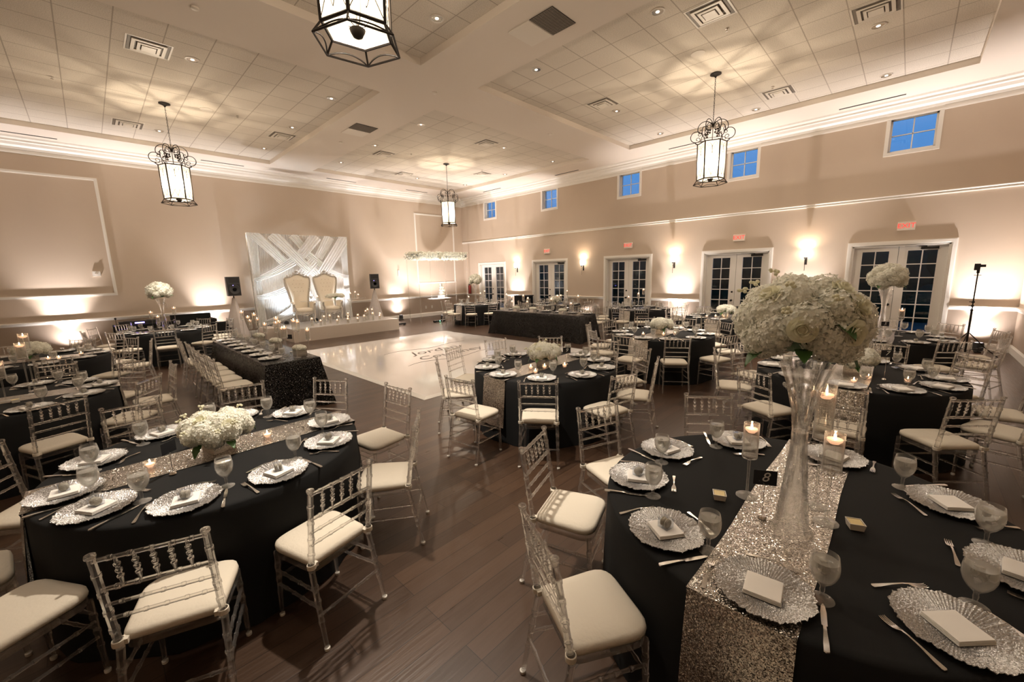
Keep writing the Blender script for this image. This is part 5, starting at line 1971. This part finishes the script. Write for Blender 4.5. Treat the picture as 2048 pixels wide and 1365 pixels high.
def swag(a, b_, w0, w1, sag, y, up=True):
    a, b_ = Vector(a), Vector(b_)
    d = (b_ - a)
    nrm = Vector((-d.y, d.x)).normalized()
    def P(u, v):
        c_ = a.lerp(b_, v)
        w = w0 + (w1 - w0) * v
        s2 = sag * 4 * v * (1 - v)
        return (max(-hw, min(hw, c_.x + nrm.x * w * (u - 0.5))), min(bz, c_.y + nrm.y * w * (u - 0.5) - s2), y - 0.02 * math.sin(PI * v))
    sheet(P, 60, 18, 5, 0.035, 'swag')
SW = [((-1.50, 3.50), (-0.55, 2.45), 0.34, 0.30, 0.0, -0.10), ((-0.95, 3.52), (0.18, 2.25), 0.40, 0.32, 0.0, -0.14), ((-0.28, 3.52), (0.02, 3.12), 0.30, 0.26, 0, -0.09),
      ((0.02, 2.98), (0.75, 2.30), 0.34, 0.30, 0.0, -0.09), ((0.55, 3.52), (-0.10, 2.78), 0.42, 0.34, 0, -0.14), ((1.05, 3.52), (0.55, 2.72), 0.38, 0.30, 0, -0.10),
      ((1.62, 3.50), (0.62, 2.12), 0.42, 0.40, 0.0, -0.16), ((0.42, 2.62), (-0.30, 1.90), 0.38, 0.36, 0, -0.11), ((-0.32, 2.60), (-1.62, 1.95), 0.34, 0.14, 0.05, -0.10),
      ((0.02, 1.90), (-1.62, 1.35), 0.44, 0.14, 0.12, -0.12), ((0.20, 1.35), (-1.55, 0.45), 0.5, 0.16, 0.18, -0.10), ((0.30, 2.25), (0.75, 1.70), 0.34, 0.30, 0, -0.10),
      ((-0.35, 2.20), (0.0, 1.85), 0.3, 0.28, 0, -0.10), ((0.78, 2.28), (1.62, 1.98), 0.26, 0.12, 0.05, -0.12), ((0.7, 1.55), (1.62, 1.50), 0.24, 0.12, 0.10, -0.12)]
for s_ in SW:
    swag(*s_)

# thrones --------------------------------------------------------
def make_throne():
    root = link('throne_chair', None)     # faces -Y
    def outline(k=1.0, off=0.0):
        half = [(0.255, 0.42), (0.262, 0.62), (0.285, 0.85), (0.335, 1.10), (0.385, 1.32), (0.405, 1.46), (0.395, 1.56), (0.355, 1.60), (0.29, 1.605), (0.20, 1.64), (0.11, 1.69), (0.0, 1.705)]
        pts = [(x + off, z) for x, z in half]
        return pts + [(-x, z) for x, z in reversed(pts[:-1])]
    pts = outline()
    n = len(pts)
    # padded back
    vs, fs = [], []
    cz = 1.1
    lays = [(1.0, 0.10), (1.0, 0.03), (0.97, 0.0), (0.80, -0.025), (0.5, -0.035), (0.2, -0.038)]
    for s_, y in lays:
        for x, z in pts:
            vs.append((x * s_, y + (z - 0.4) * 0.07, cz + (z - cz) * s_))
    for j in range(len(lays) - 1):
        for i in range(n):
            fs.append((j * n + i, j * n + (i + 1) % n, (j + 1) * n + (i + 1) % n, (j + 1) * n + i))
    fs += [tuple(range(n)), tuple((len(lays) - 1) * n + i for i in range(n))]
    m_ = MB()
    m_.add(vs, fs)
    M1 = Matrix.Translation((0, 0.26, 0))
    b_ = MB()
    b_.add([M1 @ Vector(v) for v in vs], fs)
    back = b_.build('backrest', 'leather', root, angle=70)
    bt = MB()
    for r_, z in enumerate((1.50, 1.37, 1.24, 1.11, 0.98, 0.85, 0.72)):
        k = 3 if r_ % 2 == 0 else 4
        for i in range(k):
            x = (i - (k - 1) / 2) * (0.12 - 0.006 * r_)
            bt.ball((x, 0.26 - 0.037 + (z - 0.4) * 0.07, z), 0.011, 6, 4)
    bt.build('tufting_buttons', 'button', back)
    fr = MB()
    fp = [(x, 0.26 + (z - 0.4) * 0.07 + 0.01, z) for x, z in outline(1, 0.018)]
    fr.tube(fp, 0.026, 8)
    fr.build('back_frame', 'silver_carved', root)
    cs = MB()
    rn = random.Random(6)
    for i in range(46):
        t = i / 45
        x = -0.36 + 0.72 * t
        base = 1.60 + 0.115 * math.exp(-(x / 0.16) ** 2)
        hgt = 0.02 + 0.075 * math.exp(-(x / 0.14) ** 2)
        for q in range(2):
            cs.ball((x + rn.uniform(-0.01, 0.01), 0.34 + rn.uniform(-0.015, 0.01), base + hgt * rn.uniform(0, 1)), rn.uniform(0.012, 0.024), 7, 5)
    for s_ in (-1, 1):
        for c_, r_ in (((0.10, 1.74), 0.045), ((0.21, 1.68), 0.04), ((0.31, 1.645), 0.03)):
            pp = []
            for q in range(14):
                a = q * 0.62
                rr = r_ * (1 - q / 16)
                pp.append((s_ * (c_[0] + rr * math.cos(a)), 0.335, c_[1] + rr * math.sin(a)))
            cs.tube(pp, 0.009, 6)
    cs.ball((0, 0.335, 1.80), 0.03, 8, 6, 1.3)
    cs.build('carved_crest', 'silver_carved', root)
    # seat
    se = MB()
    prof = [(-0.28, -0.26), (0.28, -0.26), (0.25, 0.26), (-0.25, 0.26)]
    vs, fs = [], []
    for s_, z in ((0.97, 0.40), (1.0, 0.42), (1.0, 0.48), (0.94, 0.515), (0.75, 0.53), (0.3, 0.538)):
        for q in range(32):
            a = 2 * PI * q / 32
            ca, sa = math.cos(a), math.sin(a)
            k = 1 / max(abs(ca), abs(sa)) ** 0.75
            x = ca * k * 0.27 * s_
            y = sa * k * 0.26 * s_
            vs.append((x * (1 - 0.08 * sa), y, z))
    for j in range(5):
        for i in range(32):
            fs.append((j * 32 + i, j * 32 + (i + 1) % 32, (j + 1) * 32 + (i + 1) % 32, (j + 1) * 32 + i))
    fs += [tuple(range(32)), tuple(160 + i for i in range(32))]
    se.add(vs, fs)
    se.build('seat', 'leather', root, angle=60)
    ap = MB()
    ap.box(-0.28, -0.275, 0.32, 0.28, -0.25, 0.40)
    for i in range(24):
        t = i / 23
        ap.ball((-0.27 + 0.54 * t, -0.28, 0.325 - 0.03 * math.sin(PI * t) + 0.02 * math.sin(9 * t)), 0.02, 6, 4)
    ap.box(-0.28, -0.26, 0.33, -0.26, 0.26, 0.40).box(0.26, -0.26, 0.33, 0.28, 0.26, 0.40)
    ap.build('carved_apron', 'silver_carved', root)
    for s_ in (-1, 1):
        ar = MB()
        path = [(s_ * 0.30, 0.24, 0.72), (s_ * 0.325, 0.10, 0.73), (s_ * 0.335, -0.08, 0.735), (s_ * 0.335, -0.22, 0.72), (s_ * 0.335, -0.27, 0.67)]
        ar.tube(path, [0.03, 0.036, 0.04, 0.036, 0.026], 10)
        arm = ar.build('arm_pad', 'leather', root)
        fr = MB()
        fr.tube([(s_ * 0.335, -0.27, 0.68), (s_ * 0.32, -0.23, 0.60), (s_ * 0.30, -0.27, 0.52), (s_ * 0.29, -0.28, 0.42), (s_ * 0.30, -0.30, 0.30), (s_ * 0.275, -0.28, 0.15), (s_ * 0.295, -0.31, 0.04), (s_ * 0.30, -0.33, 0.024)], [0.03, 0.036, 0.028, 0.036, 0.04, 0.026, 0.022, 0.02], 8)
        for q in range(10):
            fr.ball((s_ * (0.33 - 0.004 * q), -0.29, 0.68 - 0.055 * q), 0.022 if q % 2 else 0.03, 6, 4)
        fr.build('carved_front_leg', 'silver_carved', root)
        MB().tube([(s_ * 0.23, 0.26, 0.40), (s_ * 0.235, 0.31, 0.2), (s_ * 0.24, 0.36, 0.02)], [0.025, 0.022, 0.018], 8).build('back_leg', 'silver_carved', root)
        pd = MB().box(s_ * 0.30 - 0.012, -0.2, 0.42, s_ * 0.30 + 0.012, 0.24, 0.70)
        pd.build('side_panel', 'leather', root, smooth=False)
    return root
throne = make_throne()
place(throne, (5.12, 15.20, SZ), rad(-4), 'left high backed ivory throne with carved silver frame', 'chair', 'throne chairs')
place(throne, (6.10, 15.24, SZ), rad(-3), 'right high backed ivory throne with carved silver frame', 'chair', 'throne chairs')

# sweetheart table
sw = thing('sweetheart_table', 'oval glass topped table in front of the thrones', 'table', (5.95, 14.45, SZ))
pts = [(1.13 * math.cos(2 * PI * i / 40), 0.42 * math.sin(2 * PI * i / 40)) for i in range(40)]
MB().prism(pts, 0.785, 0.797).build('glass_top', 'clear_glass', sw, angle=30)
for s_ in (-1, 1):
    m_ = MB().lathe([(0.16, 0), (0.165, 0.015), (0.05, 0.03), (0.03, 0.10), (0.055, 0.22), (0.03, 0.36), (0.05, 0.55), (0.03, 0.68), (0.12, 0.77), (0.12, 0.784)], 16, Matrix.Translation((s_ * 0.55, 0, 0)))
    m_.build('pedestal', 'vase_glass', sw)
gz = SZ + 0.798
o = place(low_bq_far, (5.95, 14.40, gz + 0.13), 0, 'low runner of white flowers on the sweetheart table', 'flowers')
o.scale = (1.5, 0.8, 0.75)
o.location.z = gz + 0.125
for i, (x, y, z, w) in enumerate(((5.35, 14.4, 0.16, 'left'), (6.55, 14.5, 0.20, 'right'), (6.68, 14.4, 0.24, 'tall right'), (6.82, 14.45, 0.14, 'rightmost'))):
    stemvase(x, y, gz, gz + z, '%s clear cylinder on the glass sweetheart table' % w, r=0.034, h=max(0.10, (z - 0.03) / 0.8))
place(goblet, (5.15, 14.42, gz), 0, 'clear goblet at left end of the glass sweetheart table', 'glass')

STC = [(5.58, 14.10, .30), (5.34, 13.98, .30), (5.84, 14.02, .25), (5.67, 13.74, .16), (6.18, 14.02, .33), (6.10, 13.86, .24), (6.48, 13.90, .25), (6.35, 13.66, .16), (6.80, 13.95, .36), (6.93, 14.05, .40), (7.05, 13.95, .40),
       (7.20, 13.70, .18), (7.38, 14.00, .22), (5.15, 13.80, .20), (6.62, 13.72, .22), (4.95, 14.0, .26), (6.00, 13.66, .18), (6.95, 13.72, .28)]
for i, (x, y, z) in enumerate(sorted(STC)):
    w = '%s from the left' % (['first', 'second', 'third', 'fourth', 'fifth', 'sixth', 'seventh', 'eighth', 'ninth', 'tenth', 'eleventh', 'twelfth', 'thirteenth', 'fourteenth', 'fifteenth', 'sixteenth', 'seventeenth', 'eighteenth'][i])
    stemvase(x, y, SZ, SZ + z, 'glass candle cylinder on stage front, %s' % w, group='candle cylinders on the stage', r=0.042, h=max(0.1, (z - 0.03) / 0.8))
for x, y, w in ((4.60, 15.40, 'left of the thrones'), (5.62, 15.48, 'between the thrones'), (6.78, 15.40, 'right of the thrones')):
    t = tag(MB().box(-0.06, -0.05, 0, 0.06, 0.05, 0.09).lathe([(0.04, 0.09), (0.045, 0.11), (0.01, 0.115)], 12).build('floor_light', 'black_plastic', smooth=False), 'small black light on the stage %s' % w, 'light')
    t.location = (x, y, SZ)

# speakers on scrim cones
def make_cone():
    root = link('speaker_stand', None)
    n = 3
    vs, fs = [], []
    L = 10
    for j in range(L + 1):
        t = j / L
        r = 0.05 + 0.42 * (1 - t) ** 1.05
        for i in range(24):
            a = 2 * PI * i / 24
            k = (math.cos(PI / 3) / math.cos((a % (2 * PI / 3)) - PI / 3)) 
            k = k * 0.55 + 0.45
            vs.append((r * k * math.cos(a + 0.5), r * k * math.sin(a + 0.5), 0.01 + 1.40 * t))
    for j in range(L):
        for i in range(24):
            fs.append((j * 24 + i, j * 24 + (i + 1) % 24, (j + 1) * 24 + (i + 1) % 24, (j + 1) * 24 + i))
    m_ = MB()
    m_.add(vs, fs)
    m_.build('scrim_cover', 'scrim', root, angle=50)
    p = MB().tube([(0, 0, 0.35), (0, 0, 1.47)], 0.018, 8)
    for k in range(3):
        a = 2 * PI * k / 3 + 0.5
        p.tube([(0, 0, 0.75), (0.40 * math.cos(a), 0.40 * math.sin(a), 0.02)], 0.012, 6)
    p.build('tripod', 'black_metal', root)
    return root
def make_speaker():
    root = link('loudspeaker', None)       # faces -Y
    m_ = MB()
    poly = [(-0.175, -0.16), (0.175, -0.16), (0.185, -0.10), (0.13, 0.17), (-0.13, 0.17), (-0.185, -0.10)]
    m_.prism(poly, 0, 0.60)
    m_.build('cabinet', 'dark_plastic', root, smooth=False)
    m_ = MB().box(-0.165, -0.168, 0.03, 0.165, -0.160, 0.37)
    m_.build('woofer_grille', 'black_plastic', root, smooth=False)
    m_ = MB().lathe([(0.15, 0), (0.155, 0.008), (0.14, 0.014), (0.12, 0.004), (0.03, -0.002)], 24, Matrix.Translation((0, -0.168, 0.20)) @ Matrix.Rotation(PI / 2, 4, 'X'))
    m_.build('woofer_ring', 'dark_plastic', root)
    h_ = MB()
    a = [(-0.13, -0.161, 0.42), (0.13, -0.161, 0.42), (0.13, -0.161, 0.56), (-0.13, -0.161, 0.56)]
    b_ = [(-0.03, -0.10, 0.46), (0.03, -0.10, 0.46), (0.03, -0.10, 0.52), (-0.03, -0.10, 0.52)]
    h_.add(a + [(x, -0.166, z) for x, y, z in [(-0.14, 0, 0.41), (0.14, 0, 0.41), (0.14, 0, 0.57), (-0.14, 0, 0.57)]] + [(x * 0.5, -0.1635, 0.49 + (z - 0.49) * 0.6) for x, y, z in a],
           [(4, 5, 1, 0), (5, 6, 2, 1), (6, 7, 3, 2), (7, 4, 0, 3), (0, 1, 9, 8), (1, 2, 10, 9), (2, 3, 11, 10), (3, 0, 8, 11), (8, 9, 10, 11)])
    h_.build('horn', 'black_plastic', root, smooth=False)
    MB().ball((-0.04, -0.184, 0.33), 0.008, 8, 5).build('power_light', 'led_blue', root)
    MB().box(-0.03, -0.1695, 0.05, 0.03, -0.1680, 0.065).build('badge', 'chrome', root, smooth=False)
    return root
cone, spk = make_cone(), make_speaker()
for (x, y), w, rz in (((3.18, 15.5), 'left of the backdrop', 0.12), ((8.30, 16.05), 'right of the backdrop', -0.25)):
    place(cone, (x, y, 0), 0, 'speaker stand in white fabric cone, %s' % w, 'speaker stand', 'speaker stands')
    place(spk, (x, y, 1.475), rz, 'black loudspeaker on white cone, %s' % w, 'speaker', 'loudspeakers')

# ================================================================ CAKE SWING WITH FLOWER CANOPY
def strip_flowers(x0, x1, y0, y1, z0, z1, n, seed):
    rn = random.Random(seed)
    m_ = MB()
    for i in range(n):
        c_ = Vector((rn.uniform(x0, x1), rn.uniform(y0, y1), rn.uniform(z0, z1)))
        r = rn.uniform(0.03, 0.06)
        for p in range(6):
            d = Vector((rn.uniform(-1, 1), rn.uniform(-1, 1), rn.uniform(-1, 1))).normalized()
            u = d.orthogonal().normalized() * r * 0.5
            w = d.cross(u)
            m_.add([c_ + d * r * 0.2 - u, c_ + d * r - w * 0.6, c_ + d * r * 0.2 + u, c_ + d * r + w * 0.6], [(0, 1, 2), (0, 2, 3)])
    return m_
cw = thing('cake_swing', 'clear acrylic cake swing under a long canopy of white flowers', 'cake stand', (10.75, 14.9, 0))
ca = MB().box(-1.30, -0.45, 2.72, 1.30, 0.45, 2.74)
ca.box(-1.3, -0.45, 2.74, -1.28, 0.45, 2.86).box(1.28, -0.45, 2.74, 1.3, 0.45, 2.86)
ca.build('canopy_panel', 'door_glass', cw, smooth=False)
fb = strip_flowers(-1.36, 1.36, -0.50, 0.50, 2.62, 2.94, 2600, 5)
fb.build('canopy_flowers', 'petal', cw, recalc=False)['kind'] = 'stuff'
fb = strip_flowers(-1.34, 1.34, -0.50, 0.50, 2.74, 2.90, 24, 6)
fb.build('canopy_leaves', 'leaf', cw, recalc=False)['kind'] = 'stuff'
for sx_ in (-1, 1):
    for sy_ in (-1, 1):
        m_ = MB().box(sx_ * 1.28 - 0.015, sy_ * 0.42 - 0.015, 0.0, sx_ * 1.28 + 0.015, sy_ * 0.42 + 0.015, 2.72)
        m_.build('acrylic_post', 'clear_glass', cw, smooth=False)
for sx_ in (-1, 1):
    m_ = MB().box(sx_ * 0.40 - 0.012, -0.012, 0.96, sx_ * 0.40 + 0.012, 0.012, 2.72)
    m_.build('hanging_bar', 'clear_glass', cw, smooth=False)
MB().box(-0.48, -0.22, 0.935, 0.48, 0.22, 0.96).build('shelf', 'clear_glass', cw, smooth=False)
ck = thing('wedding_cake', 'tall tiered white cake on the hanging acrylic shelf', 'cake', (10.75 + 0.12, 14.9, 0.9605))
z = 0
for i, r in enumerate((0.165, 0.135, 0.108, 0.085, 0.062)):
    MB().lathe([(0.01, z), (r, z), (r + 0.003, z + 0.01), (r, z + 0.02), (r, z + 0.115), (r - 0.01, z + 0.125), (0.01, z + 0.126)], 28).build('tier', 'icing', ck)
    z += 0.126
fm = strip_flowers(-0.1, 0.1, -0.13, -0.09, 0.05, 0.55, 26, 9)
fm.build('cake_flowers', 'rose_petal', ck, recalc=False)
sp_ = light('cake_fill_spot', 'SPOT', (10.45, 14.46, 2.70), 120, (1, 0.95, 0.92), 0.02, (10.87, 14.9, 1.30), 44, 0.5)  # unseen spot added to brighten the cake, no fixture modelled
for x, y, w, mt in ((10.1, 14.1, 'front left of the cake swing', 'led_green'), (11.6, 14.0, 'front right of the cake swing', 'led_red')):
    t = thing('floor_light_bar', 'small floor light bar at %s' % w, 'light', (x, y, 0))
    MB().box(-0.28, -0.05, 0.02, 0.28, 0.05, 0.08).box(-0.25, -0.06, 0, -0.21, 0.06, 0.02).box(0.21, -0.06, 0, 0.25, 0.06, 0.02).build('housing', 'black_plastic', t, smooth=False)
    m_ = MB()
    for q in range(5):
        m_.ball((-0.2 + 0.1 * q, 0, 0.082), 0.025, 8, 4, 0.4)
    m_.build('lens', 'can_reflector', t)
    MB().ball((0.0, -0.052, 0.05), 0.012, 8, 5).build('status_light', mt, t)
t = thing('floor_light_bar', 'small floor light bar behind the right end of the stage', 'light', (8.55, 14.6, 0))
MB().box(-0.22, -0.05, 0.02, 0.22, 0.05, 0.08).box(-0.2, -0.06, 0, -0.16, 0.06, 0.02).box(0.16, -0.06, 0, 0.2, 0.06, 0.02).build('housing', 'black_plastic', t, smooth=False)

# ================================================================ DJ CORNER, ODDS AND ENDS
dj = thing('dj_table', 'black draped equipment table behind the back left table', 'table', (1.45, 15.55, 0))
MB().box(-1.15, -0.35, 0, 1.15, 0.35, 0.82).build('drape', 'black_cloth', dj, smooth=False)
MB().box(0.05, -0.42, 0, 1.0, -0.36, 1.02).build('front_panel', 'black_cloth', dj, smooth=False)
t = thing('dj_controller', 'black mixing controller on the draped equipment table', 'equipment', (0.85, 15.5, 0.8205))
MB().box(-0.42, -0.16, 0, 0.42, 0.16, 0.09).build('case', 'black_plastic', t, smooth=False)
MB().box(-0.1, -0.163, 0.03, 0.1, -0.16, 0.06).build('display', 'led_blue', t, smooth=False)
m_ = MB()
for s_ in (-1, 1):
    m_.lathe([(0.09, 0.09), (0.09, 0.10), (0.01, 0.102)], 20, Matrix.Translation((s_ * 0.24, 0, 0)))
m_.build('jog_wheel', 'dark_plastic', t)
t = thing('microphone', 'thin black microphone on a desk stand, left end of equipment table', 'microphone', (0.38, 15.5, 0.8205))
MB().lathe([(0.05, 0), (0.05, 0.015), (0.01, 0.02)], 14).tube([(0, 0, 0.015), (0, 0, 0.16)], 0.007, 6).build('stand', 'black_metal', t)
MB().ball((0, 0, 0.185), 0.026, 10, 6, 1.2).build('head', 'black_plastic', t)
t = tag(MB().lathe([(0.30, 0.0), (0.28, 0.70), (0.27, 0.745), (0.01, 0.75)], 28).build('side_table', 'black_cloth', angle=40), 'small black draped side table right of equipment table', 'table')
t.location = (2.62, 14.75, 0)
t = tag(MB().lathe([(0.13, 0), (0.14, 0.008), (0.10, 0.012), (0.01, 0.006)], 20).build('serving_plate', 'white_linen'), 'white round plate on small black side table', 'plate')
t.location = (2.62, 14.75, 0.7505)
t = thing('bar_stand', 'black draped stand against the door wall, left of second doors', 'stand', (13.25, 12.12, 0))
MB().box(-0.25, -0.33, 0, 0.25, 0.33, 0.96).build('drape', 'black_cloth', t, smooth=False)
MB().box(-0.27, -0.36, 0.96, 0.27, 0.36, 1.0).build('top', 'black_plastic', t, smooth=False)
t = thing('fire_extinguisher', 'red fire extinguisher on the wall beside the farthest doors', 'fire extinguisher', (13.53, 16.1, 0.98))
MB().lathe([(0.06, 0), (0.075, 0.01), (0.075, 0.36), (0.05, 0.42), (0.02, 0.44)], 18).build('cylinder', 'red_paint', t)
MB().box(-0.03, -0.02, 0.44, 0.03, 0.02, 0.48).tube([(0.0, 0.0, 0.47), (-0.06, 0, 0.5), (-0.09, 0, 0.45), (-0.085, 0, 0.2)], 0.008, 6).build('valve_and_hose', 'black_metal', t)
for x, z, w in ((0.2, 2.246, 'inside the left wall panel moulding'),):
    t = thing('wall_control', 'small white wall control box %s' % w, 'wall control', (x, YW, z))
    MB().box(-0.08, -0.03, -0.07, 0.08, 0, 0.07).build('plate', 'trim_white', t, smooth=False)
    MB().lathe([(0.03, 0.03), (0.03, 0.045), (0.01, 0.047)], 14, Matrix.Rotation(PI / 2, 4, 'X')).build('dial', 'can_trim', t)
t = tag(MB().box(9.80, YW - 0.03, 1.95, 9.88, YW, 2.22).build('wall_unit', 'can_trim', smooth=False), 'narrow beige wall unit above the glowing uplight patch', 'wall unit')
for x, w in ((11.2, 'left'), (11.55, 'right')):
    t = thing('wall_outlet', '%s white wall outlet below the chair rail behind cake' % w, 'outlet', (x, YW, 0.44))
    MB().box(-0.035, -0.008, -0.06, 0.035, 0, 0.06).build('plate', 'trim_white', t, smooth=False)
    MB().box(-0.015, -0.0095, 0.01, 0.015, -0.008, 0.04).box(-0.015, -0.0095, -0.04, 0.015, -0.008, -0.01).build('sockets', 'vent_dark', t, smooth=False)

tp = thing('light_stand', 'black tripod light stand with small flash in right corner', 'light stand', (12.45, -1.0, 0))
m_ = MB().tube([(0, 0, 0.12), (0, 0, 1.0)], 0.017, 10).tube([(0, 0, 0.98), (0, 0, 1.82)], 0.011, 10)
for z in (0.98, 1.06, 1.14):
    m_.lathe([(0.012, z), (0.024, z + 0.005), (0.024, z + 0.035), (0.012, z + 0.04)], 12)
    m_.tube([(0, 0, z + 0.02), (0.0, 0.055, z + 0.025)], 0.008, 6)
m_.build('pole', 'black_metal', tp)
for k in range(3):
    a = rad(120 * k + 40)
    c_, s_ = math.cos(a), math.sin(a)
    L = MB().tube([(0.02 * c_, 0.02 * s_, 0.52), (0.26 * c_, 0.26 * s_, 0.24), (0.50 * c_, 0.50 * s_, 0.012)], 0.010, 6)
    L.tube([(0.02 * c_, 0.02 * s_, 0.16), (0.26 * c_, 0.26 * s_, 0.24)], 0.007, 6)
    L.build('leg', 'black_metal', tp)
m_ = MB().box(-0.03, -0.09, 1.86, 0.04, 0.05, 1.91).box(-0.035, -0.02, 1.80, 0.035, 0.06, 1.93)
m_.build('flash_head', 'black_plastic', tp, smooth=False)
m_ = MB().box(-0.02, -0.02, 1.74, 0.02, 0.02, 1.80).tube([(-0.05, 0, 1.77), (0.05, 0, 1.77)], 0.006, 6).tube([(0, -0.05, 1.70), (0, 0.05, 1.70)], 0.006, 6)
m_.build('bracket', 'black_metal', tp, smooth=False)

# prototypes that were never placed are removed
for p in list(COL.objects):
    if p.parent is None and p.type in ('EMPTY', 'MESH') and 'label' not in p and p.get('kind') != 'structure' and p.name not in ('camera',):
        for ch in list(kids(p)):
            for c2 in list(kids(ch)):
                bpy.data.objects.remove(c2)
            bpy.data.objects.remove(ch)
        bpy.data.objects.remove(p)
